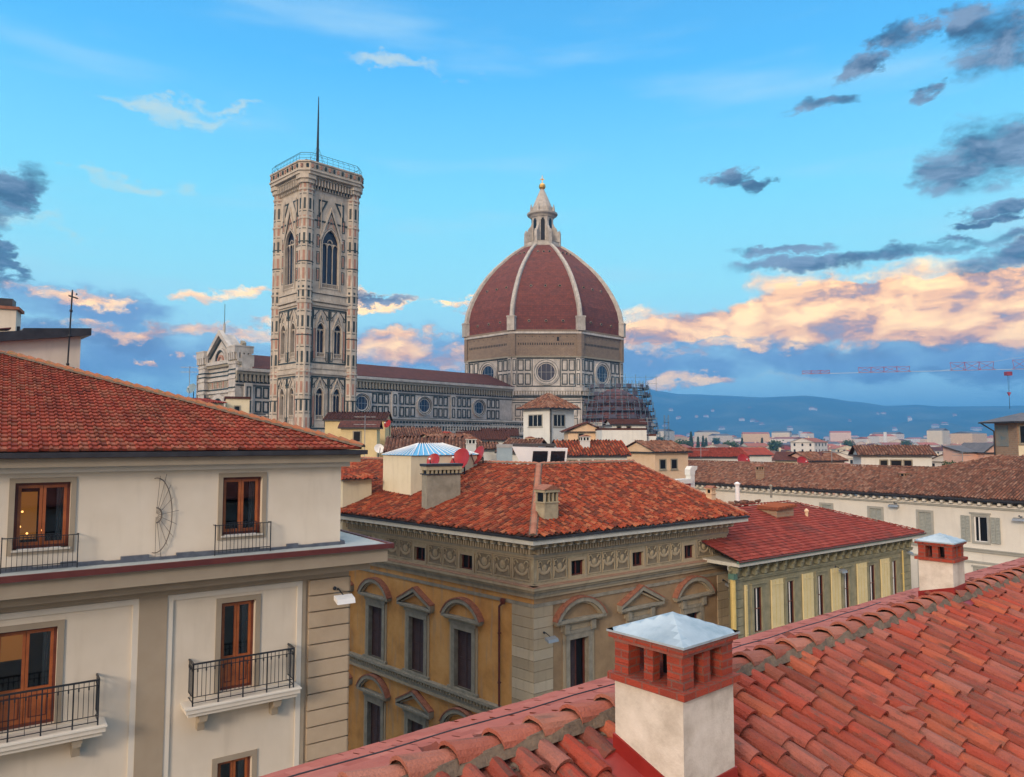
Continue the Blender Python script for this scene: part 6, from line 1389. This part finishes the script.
def brick_chimney(c, k, zm, zb, apex, shaft_m='chimney_plaster', inset=.022):
    M = face_mat(c, CA); a, b = inset, k-inset
    def rz(x, y): p = c+cu*x+cv*y; return FZ-FS*abs((p-FR).dot(nf))
    zlo = min(rz(x, y) for x in (0, k) for y in (0, k))-.25
    m = MB(M); m.box(a, b, a, b, zlo, zb, shaft_m); root = m.build('chimney', own)
    rg = random.Random(int(k*100)); m = MB(M); bt = (zm-zb)
    m.rnd = .6; m.box(-.012, k+.012, -.012, k+.012, zb, zb+bt*.15, 'chimney_brick')
    z0, z1 = zb+bt*.15, zb+bt*.80; pw = k*.2
    for x, y, wx, wy in ((a,a,pw,pw),(b-pw,a,pw,pw),(a,b-pw,pw,pw),(b-pw,b-pw,pw,pw),(k/2-.035,a+.01,.07,.07),(k/2-.035,b-.08,.07,.07),(a+.01,k/2-.035,.07,.07),(b-.08,k/2-.035,.07,.07)):
        n = 3
        for i in range(n): m.rnd = rg.random(); m.box(x+rg.uniform(0,.004), x+wx, y+rg.uniform(0,.004), y+wy, z0+(z1-z0)*i/n, z0+(z1-z0)*(i+1)/n-.0015, 'chimney_brick')
    m.rnd = .4; m.box(a-.004, b+.004, a-.004, b+.004, z1, z1+bt*.08, 'cap_brick'); m.build('brick_vent', root)
    m = MB(M); m.box(k*.42, k*.58, k*.42, k*.58, zb, z1, 'void'); m.build('inner_flue', root)
    m = MB(M); n = 5; e = .006
    for i in range(n):
        x0, x1 = -e+(k+2*e)*i/n, -e+(k+2*e)*(i+1)/n-.003
        for y0, y1 in ((-e, .1), (k-.1, k+e)): m.rnd = rg.random(); m.box(x0, x1, y0, y1, z1+bt*.08, zm, 'chimney_brick')
        for q0, q1 in ((-e, .1), (k-.1, k+e)): m.rnd = rg.random(); m.box(q0, q1, max(.1, x0), min(k-.1, x1), z1+bt*.08, zm, 'chimney_brick')
    m.box(.09, k-.09, .09, k-.09, z1+bt*.08, zm-.004, 'chimney_brick'); m.build('brick_cap', root)
    m = MB(M); e = .014; N_ = 10; V = []; rg = random.Random(3)
    for j in range(N_+1):
        for i in range(N_+1):
            x, y = i/N_, j/N_; h = min(x, 1-x, y, 1-y)*2; V.append((-e+x*(k+2*e), -e+y*(k+2*e), zm+.012+(apex-zm)*h+0))
    fs = [(j*(N_+1)+i, j*(N_+1)+i+1, (j+1)*(N_+1)+i+1, (j+1)*(N_+1)+i) for j in range(N_) for i in range(N_)]; m.raw(V, fs, 'cap_metal')
    m.box(-e, k+e, -e, k+e, zm-.002, zm+.012, 'cap_metal'); m.build('metal_cap', root)
    m = MB(M); g = .012
    cs = [(a-g,a-g),(b+g,a-g),(b+g,b+g),(a-g,b+g)]; ou = [(a-.15,a-.15),(b+.15,a-.15),(b+.15,b+.15),(a-.15,b+.15)]
    for i in range(4):
        (x0,y0),(x1,y1) = cs[i], cs[(i+1) % 4]; (X0_,Y0_),(X1_,Y1_) = ou[i], ou[(i+1) % 4]
        m.ng([(x0,y0,rz(x0,y0)-.05),(x1,y1,rz(x1,y1)-.05),(x1,y1,rz(x1,y1)+.20),(x0,y0,rz(x0,y0)+.20)], 'flashing')
        m.ng([(X0_,Y0_,rz(X0_,Y0_)+.05),(X1_,Y1_,rz(X1_,Y1_)+.05),(x1,y1,rz(x1,y1)+.10),(x0,y0,rz(x0,y0)+.10)], 'flashing')
        m.ng([(x0,y0,rz(x0,y0)+.20),(x1,y1,rz(x1,y1)+.20),(x1+(1 if x1 < k/2 else -1)*.014,y1+(1 if y1 < k/2 else -1)*.014,rz(x1,y1)+.20),(x0+(1 if x0 < k/2 else -1)*.014,y0+(1 if y0 < k/2 else -1)*.014,rz(x0,y0)+.20)], 'flashing')
    m.build('flashing', root)
brick_chimney(c1, .57, 23.775, 23.475, 23.89)
brick_chimney(c2, .43, 23.75, 23.53, 23.84)
w = MB(); q = [fp(-1.55,-.62,.10), fp(-1.2,-.62,.10), fp(-1.15,-.10,.14), fp(-1.5,-.08,.14)]; w.ng(q, 'lead'); w.ng([p-Vector((0,0,.02)) for p in q][::-1], 'lead')
o_ = w.build('lead_sheet', own)

# ================================================================== TOWN TO THE HORIZON
rg = random.Random(77)
def blocked(x, y):
    p = Vector((x, y, 0)); a = (p-NA0).dot(EU); b = (p-NA0).dot(NU)
    if -15 < a < 160 and -50 < b < 45: return True
    if y < 128: return True
    return False
placed = []
def town_house(x, y, w, d, h, ang, wm, rm, label, group, win=True):
    o = Vector((x, y, 0)); t = thing('town_house', label, 'house', (x, y, 0), group); M = face_mat(o, ang)
    m = MB(M); m.box(-w/2, w/2, -d/2, d/2, 0, h, wm); m.raw([(-w/2,-d/2,h),(-w/2,d/2,h),(-w/2,0,h+d*.16),(w/2,-d/2,h),(w/2,d/2,h),(w/2,0,h+d*.16)], [(0,2,1),(3,4,5)], wm)
    if win:
        for zf in (h-2.2, h-5.4, h-8.6):
            n = int(w/3)
            for i in range(n): xx = -w/2+(i+.5)*w/n; m.box(xx-.5, xx+.5, -d/2-.05, -d/2, zf, zf+1.5, 'void')
            n = int(d/3.4)
            for i in range(n):
                yy = -d/2+(i+.5)*d/n
                for sx in (-1, 1): m.box(*sorted((sx*w/2, sx*(w/2+.05))), yy-.5, yy+.5, zf, zf+1.5, 'void')
    m.build('wall', t)
    m = MB(M); e = .5; hh = h+.02; rz_ = d*.16+.1; m.rnd = rg.random()
    m.ng([(-w/2-e,-d/2-e,hh-.1),(w/2+e,-d/2-e,hh-.1),(w/2+e,0,hh+rz_),(-w/2-e,0,hh+rz_)], rm); m.ng([(w/2+e,d/2+e,hh-.1),(-w/2-e,d/2+e,hh-.1),(-w/2-e,0,hh+rz_),(w/2+e,0,hh+rz_)], rm); m.slab([(-w/2-e,-d/2-e),(w/2+e,-d/2-e),(w/2+e,d/2+e),(-w/2-e,d/2+e)], hh-.22, hh-.12, 'grey_stone'); 
    if rg.random() < .6: xx = rg.uniform(-w*.3, w*.3); m.box(xx, xx+.7, d*.1, d*.1+.7, hh, hh+rz_+1.0, 'pale_yellow')
    m.build('roof', t)
n = 0; tries = 0
while n < 285 and tries < 16000:
    tries += 1
    D = 128*math.exp(rg.random()*2.35); px = rg.uniform(600, 1100) if rg.random() < .85 else rg.uniform(60, 600)
    x = (px-512)/F*D; big = 1+D/900
    w, d = rg.uniform(8, 14)*big, rg.uniform(7, 11)*big
    if blocked(x, D) or any((x-a)**2+(D-b)**2 < ((w+c)*.52)**2 for a, b, c in placed): continue
    if 655 < px < 700 and D < 170: continue
    placed.append((x, D, w)); n += 1
    town_house(x, D, w, d, rg.uniform(13, 20)+(rg.random() < .08)*4, rg.choice([38, 40, -52, 45, 10, 75])+rg.uniform(-6, 6), 'town_wall_%d' % rg.randrange(6), rg.choice(['town_tile', 'town_tile', 'brown_tile', 'red_flat_tile', 'nave_tile']), 'distant tile roofed house in the low town below the hills', 'houses of the distant town', D < 600)
m = MB()
for i in range(5200):
    D = 950*math.exp(rg.random()*1.5); px = rg.uniform(-300, 1300); x = (px-512)/F*D; w, d, h = rg.uniform(14, 46), rg.uniform(12, 30), rg.uniform(8, 20)+(rg.random() < .05)*18
    m.M = face_mat((x, D), rg.uniform(-60, 60)); wm = 'town_wall_%d' % rg.randrange(6); m.box(-w/2, w/2, -d/2, d/2, 0, h, wm); m.rnd = rg.random()
    m.raw([(-w/2,-d/2,h),(w/2,-d/2,h),(w/2,0,h+3),(-w/2,0,h+3),(w/2,d/2,h),(-w/2,d/2,h)], [(0,1,2,3),(4,5,3,2),(0,3,5),(1,4,2)], 'town_tile' if rg.random() < .6 else 'slate_roof')
o_ = m.build('distant_suburb'); o_['kind'] = 'stuff'
# villas and farms on the lower hillsides
vl = [(671,411),(679,419),(697,418),(706,418),(689,437),(750,410),(753,422),(757,424),(762,426),(812,410),(816,411),(878,415),(884,415),(936,428),(945,426),(975,431),(980,431),(895,431),(790,430),(722,430),(713,412),(850,423),(742,421),(910,420),(1010,425),(665,428),(955,417)]
for i, (px, py) in enumerate(vl):
    best = None
    for D in range(4300, 7600, 60):
        p = at(px, py, D); zz = hill_z(math.atan2(p.x, p.y), math.hypot(p.x, p.y))
        if zz >= p.z: best = p; break
    if best is None: continue
    t = thing('hill_villa', 'pale villa on the blue hillside beyond the town', 'villa', (best.x, best.y, best.z), 'villas on the far hills')
    w = rg.uniform(20, 46); m = MB(face_mat((best.x, best.y), rg.uniform(-30, 30))); m.box(-w/2, w/2, 0, 14, best.z-25, best.z+rg.uniform(10, 18), 'town_wall_%d' % rg.randrange(6)); m.build('wall', t)
    z = best.z+18; m.raw
    m = MB(face_mat((best.x, best.y), 0)); m.raw([(-w/2,-3,z),(w/2,-3,z),(w/2,17,z),(-w/2,17,z),(-w/4,7,z+6),(w/4,7,z+6)], [(0,1,5,4),(1,2,5),(2,3,4,5),(3,0,4)], 'town_tile'); m.build('roof', t)
o = at(803.5, 441, 3400); t = thing('water_tower', 'tall pale twin topped building standing out against the blue hills', 'tower', (o.x, o.y, 0)); m = MB(face_mat(o, 5)); m.box(-26, 26, 0, 20, 0, 40, 'town_wall_5'); m.box(-20, 8, 2, 18, 40, 55, 'town_wall_4'); m.box(-14, -2, 4, 16, 55, 66, 'town_wall_5'); m.build('wall', t)
for (px, py0, py1, D) in ((885.5, 446, 432, 900), (652, 446, 428, 1500)):
    a = at(px, py0, D); b = at(px, py1, D); t = thing('tall_chimney', 'slender pale stack rising from the distant town, %s' % ('above the white dormer house' if px > 800 else 'right of the scaffold'), 'stack', (a.x, a.y, 0)); m = MB(); m.tube((a.x, a.y, 0), (a.x, a.y, b.z), D*.0022, 'pale_white', 8); m.build('shaft', t)
# cypresses and trees between the roofs
tr = [(691,432,650,'c'),(698,437,640,'c'),(703,436,660,'c'),(706,438,700,'c'),(742,438,600,'c'),(762,438,620,'c'),(820,440,560,'r'),(668,442,420,'r'),(683,441,500,'r'),(730,442,480,'r'),(775,441,520,'r'),(848,441,600,'r'),(1003,441,380,'r'),(660,437,900,'r'),(716,438,900,'r'),(905,441,700,'r')]
for i, (px, py, D, k) in enumerate(tr):
    p = at(px, py, D); t = thing('cypress_tree' if k == 'c' else 'tree', 'dark slender cypress among the distant roofs' if k == 'c' else 'dark rounded tree among the distant roofs', 'tree', (p.x, p.y, 0), 'cypresses in the distant town' if k == 'c' else 'round trees in the distant town')
    m = MB(); m.tube((p.x, p.y, 0), (p.x, p.y, p.z-3), .5, 'bark', 6, .25)
    for a in range(4): m.tube((p.x, p.y, p.z-8+a), (p.x+2*math.cos(a*1.6), p.y+2*math.sin(a*1.6), p.z-5+a*.5), .2, 'bark', 4, .08)
    m.build('trunk', t); m = MB(); rr = random.Random(i)
    for q in range(520):
        if k == 'c': f = rr.random(); c = Vector((p.x, p.y, p.z-15+15*f))+Vector((rr.gauss(0,1), rr.gauss(0,1), 0)).normalized()*rr.uniform(.3,1)*1.9*math.sin(min(1,(1-f)*1.3+.05)*1.4)
        else:
            cl = Vector((math.sin(q % 7*2.1)*3.6, math.cos(q % 7*1.7)*3.6, -5+(q % 5)*1.2)); c = Vector((p.x, p.y, p.z-1))+cl+Vector((rr.gauss(0,1), rr.gauss(0,1), rr.gauss(0,.8)))*1.1
        e1 = Vector((rr.gauss(0,1), rr.gauss(0,1), rr.gauss(0,1))).normalized()*.6; e2 = e1.orthogonal().normalized()*.45; m.ng([c-e1-e2, c+e1-e2, c+e1+e2, c-e1+e2], 'leaf')
    m.build('crown', t)
# ================================================================== CRANE
cd = 210.0; j0 = at(802, 374, cd); j1 = at(1110, 367, cd*.98); t = thing('tower_crane', 'tower crane whose thin pale jib with red lattice panels crosses the sky at right', 'crane', (j1.x, j1.y, 0))
d = (j1-j0); Lj = d.length; d.normalize(); sd_v = d.cross(Z).normalized(); segs = ((802,829),(857,907),(946,988),(1006,1110))
def jx(px): return (at(px, 370, cd).x-j0.x)/(j1.x-j0.x)*Lj
pale = MB(); pale.tube(j0, j1, .10, 'crane_pale', 4); pale.build('jib_chord', t)
for n_, (a, b) in enumerate(segs):
    m = MB(); s0, s1 = jx(a), jx(b); hgt = (.9, 1.5, 2.3, 2.6)[n_]; k = max(3, int((s1-s0)/3.4))
    for i in range(k):
        p, q = s0+(s1-s0)*i/k, s0+(s1-s0)*(i+1)/k; P0, P1 = j0+d*p, j0+d*q; T0_, T1_ = P0+Z*hgt, P1+Z*hgt
        for A_2, B_2 in ((P0+sd_v*.6, P1+sd_v*.6), (P0-sd_v*.6, P1-sd_v*.6), (T0_, T1_), (P0+sd_v*.6, T0_), (P0-sd_v*.6, T1_), (T0_, P1+sd_v*.6), (P1-sd_v*.6, T1_)): m.tube(A_2, B_2, .055, 'crane_red', 4)
    m.build('jib_lattice', t)
m = MB(); b0 = Vector((j1.x, j1.y, 0)); hm_ = j1.z+7; q = [Vector((x, y, 0)) for x, y in ((-.9,-.9),(.9,-.9),(.9,.9),(-.9,.9))]
for i in range(4): m.tube(b0+q[i], b0+q[i]+Z*hm_, .12, 'crane_red', 4)
z = 0
while z < hm_-2:
    for i in range(4): m.tube(b0+q[i]+Z*z, b0+q[(i+1) % 4]+Z*(z+2), .07, 'crane_red', 4); m.tube(b0+q[i]+Z*z, b0+q[(i+1) % 4]+Z*z, .07, 'crane_red', 4)
    z += 2
m.tube(b0+Z*hm_, j0+d*Lj*.45, .05, 'crane_pale', 4); m.tube(j1, j1+d*14, .3, 'crane_red', 4); m.build('mast', t); m = MB(); m.box(j1.x+10, j1.x+14, j1.y-1, j1.y+1, j1.z-3, j1.z, 'grey_stone'); m.build('counterweight', t)
p = at(1008, 371, cd); m = MB(); m.box(p.x-.8, p.x+.8, p.y-.6, p.y+.6, p.z-1.3, p.z-.2, 'crane_red'); pz = at(1008, 394, cd).z
m.tube((p.x-.2,p.y,p.z-1), (p.x-.1,p.y,pz), .03, 'iron', 4); m.tube((p.x+.2,p.y,p.z-1), (p.x+.1,p.y,pz), .03, 'iron', 4); tr_ = m.build('trolley', t); m = MB(); m.prism([(p.x-.5,pz+.5),(p.x+.5,pz+.5),(p.x,pz-.6)], p.y-.2, p.y+.2, 'crane_red'); m.tube((p.x,p.y,pz-.5), (p.x,p.y,pz-4.2), .06, 'iron', 4); m.build('hook_block', tr_)

# ================================================================== HAZE
hz_ = bpy.data.materials.new('haze_air'); hz_.use_nodes = True; t_ = hz_.node_tree; t_.nodes.clear(); o1 = t_.nodes.new('ShaderNodeOutputMaterial'); v1 = t_.nodes.new('ShaderNodeVolumePrincipled')
v1.inputs['Color'].default_value = (.12, .48, 1.0, 1); v1.inputs['Density'].default_value = .00022; v1.inputs['Anisotropy'].default_value = .0; t_.links.new(v1.outputs[0], o1.inputs['Volume']); MT['haze'] = hz_
m = MB(); m.box(-8600, 8600, -400, 9100, -3, 455, 'haze'); o_ = m.build('haze'); o_['kind'] = 'stuff'

# ================================================================== SMALL CLUTTER ON THE MIDDLE ROOFS
for i, (px, y0, y1, D, lb) in enumerate([(648, 436, 418, 93, 'thin aerial on the white lean-to below the scaffold'), (498, 438, 424, 100, 'thin aerial left of the white tower house'),
        (701, 462, 447, 100, 'thin aerial rising behind the long brown roof near its left end'), (832, 466, 449, 92, 'thin aerial behind the long brown roof left of the dormer house'),
        (600, 438, 423, 95, 'thin aerial between the peach and white houses under the scaffold'), (455, 444, 428, 86, 'thin aerial in front of the cathedral nave'), (963, 470, 452, 88, 'thin aerial beside the pink house')]):
    aerial(lb, px, y0, y1, D, 5)
for (px, py, D, w, h, mm, lb) in [(402, 446, 84, .9, 1.6, 'pale_yellow', 'pale chimney in front of the nave left of the blue glass roof'), (530, 444, 72, .7, 1.1, 'peach_wall', 'small chimney beside the red roof right of the white skylight'),
        (585, 443, 74, .8, 1.2, 'pale_white', 'pale chimney on the patchy red roof below the peach house'), (668, 463, 88, .8, 1.3, 'brick_wall', 'brick chimney at the left end of the long brown roof'),
        (760, 471, 82, .7, 1.1, 'brick_wall', 'brick chimney on the long brown roof between the two red dishes'), (905, 478, 72, .7, 1.0, 'brick_wall', 'brick chimney on the long brown roof before the dormer house'), (471, 447, 70, .8, 1.3, 'pale_white', 'pale chimney behind the narrow red dish')]:
    small_chimney(lb, at(px, py+4, D), w, w*.8, h, mm, 2, 20)
block('pale_annex', 'pale low annex wall behind the red dishes and left of the blue grey box', 'house', 470, 449, 74, 2.6, 3, 6, 'pale_white', 'brown_tile', 'gable', .6, wins=[(.5,1.2,1.6,.7)], seed=90)
block('cream_annex', 'cream low house in front of the nave, left of the brown gables', 'house', 397, 441, 99, 3.6, 4, 12, 'pale_yellow', 'nave_tile', 'gable', .8, wins=[(.6,1.2,1.6,.7),(2.0,2.6,1.6,.7)], seed=91)
# fallen crumbs and short broken tile pieces on the near roof
rg = random.Random(12)
for i in range(5):
    t_, s_ = rg.uniform(.5, 7), rg.uniform(-3.2, -.5); p = fp(t_, s_, .13); m = MB(); m.rnd = rg.random(); a = rg.random()*3
    v1_, v2_ = Vector((math.cos(a), math.sin(a), -.1))*.07, Vector((-math.sin(a), math.cos(a), -.15))*.045
    q = [p-v1_-v2_, p+v1_*.8-v2_, p+v1_+v2_*.6, p-v1_*.3+v2_]; m.raw(q+[k+Vector((0,0,.015)) for k in q], [(0,3,2,1),(4,5,6,7),(0,1,5,4),(1,2,6,5),(2,3,7,6),(3,0,4,7)], 'ridge_tile')
    o_ = m.build('tile_shard', None, tuple(p)); tag(o_, 'small broken piece of clay tile lying loose on the near roof', 'tile shard', 'tile shards on the near roof')
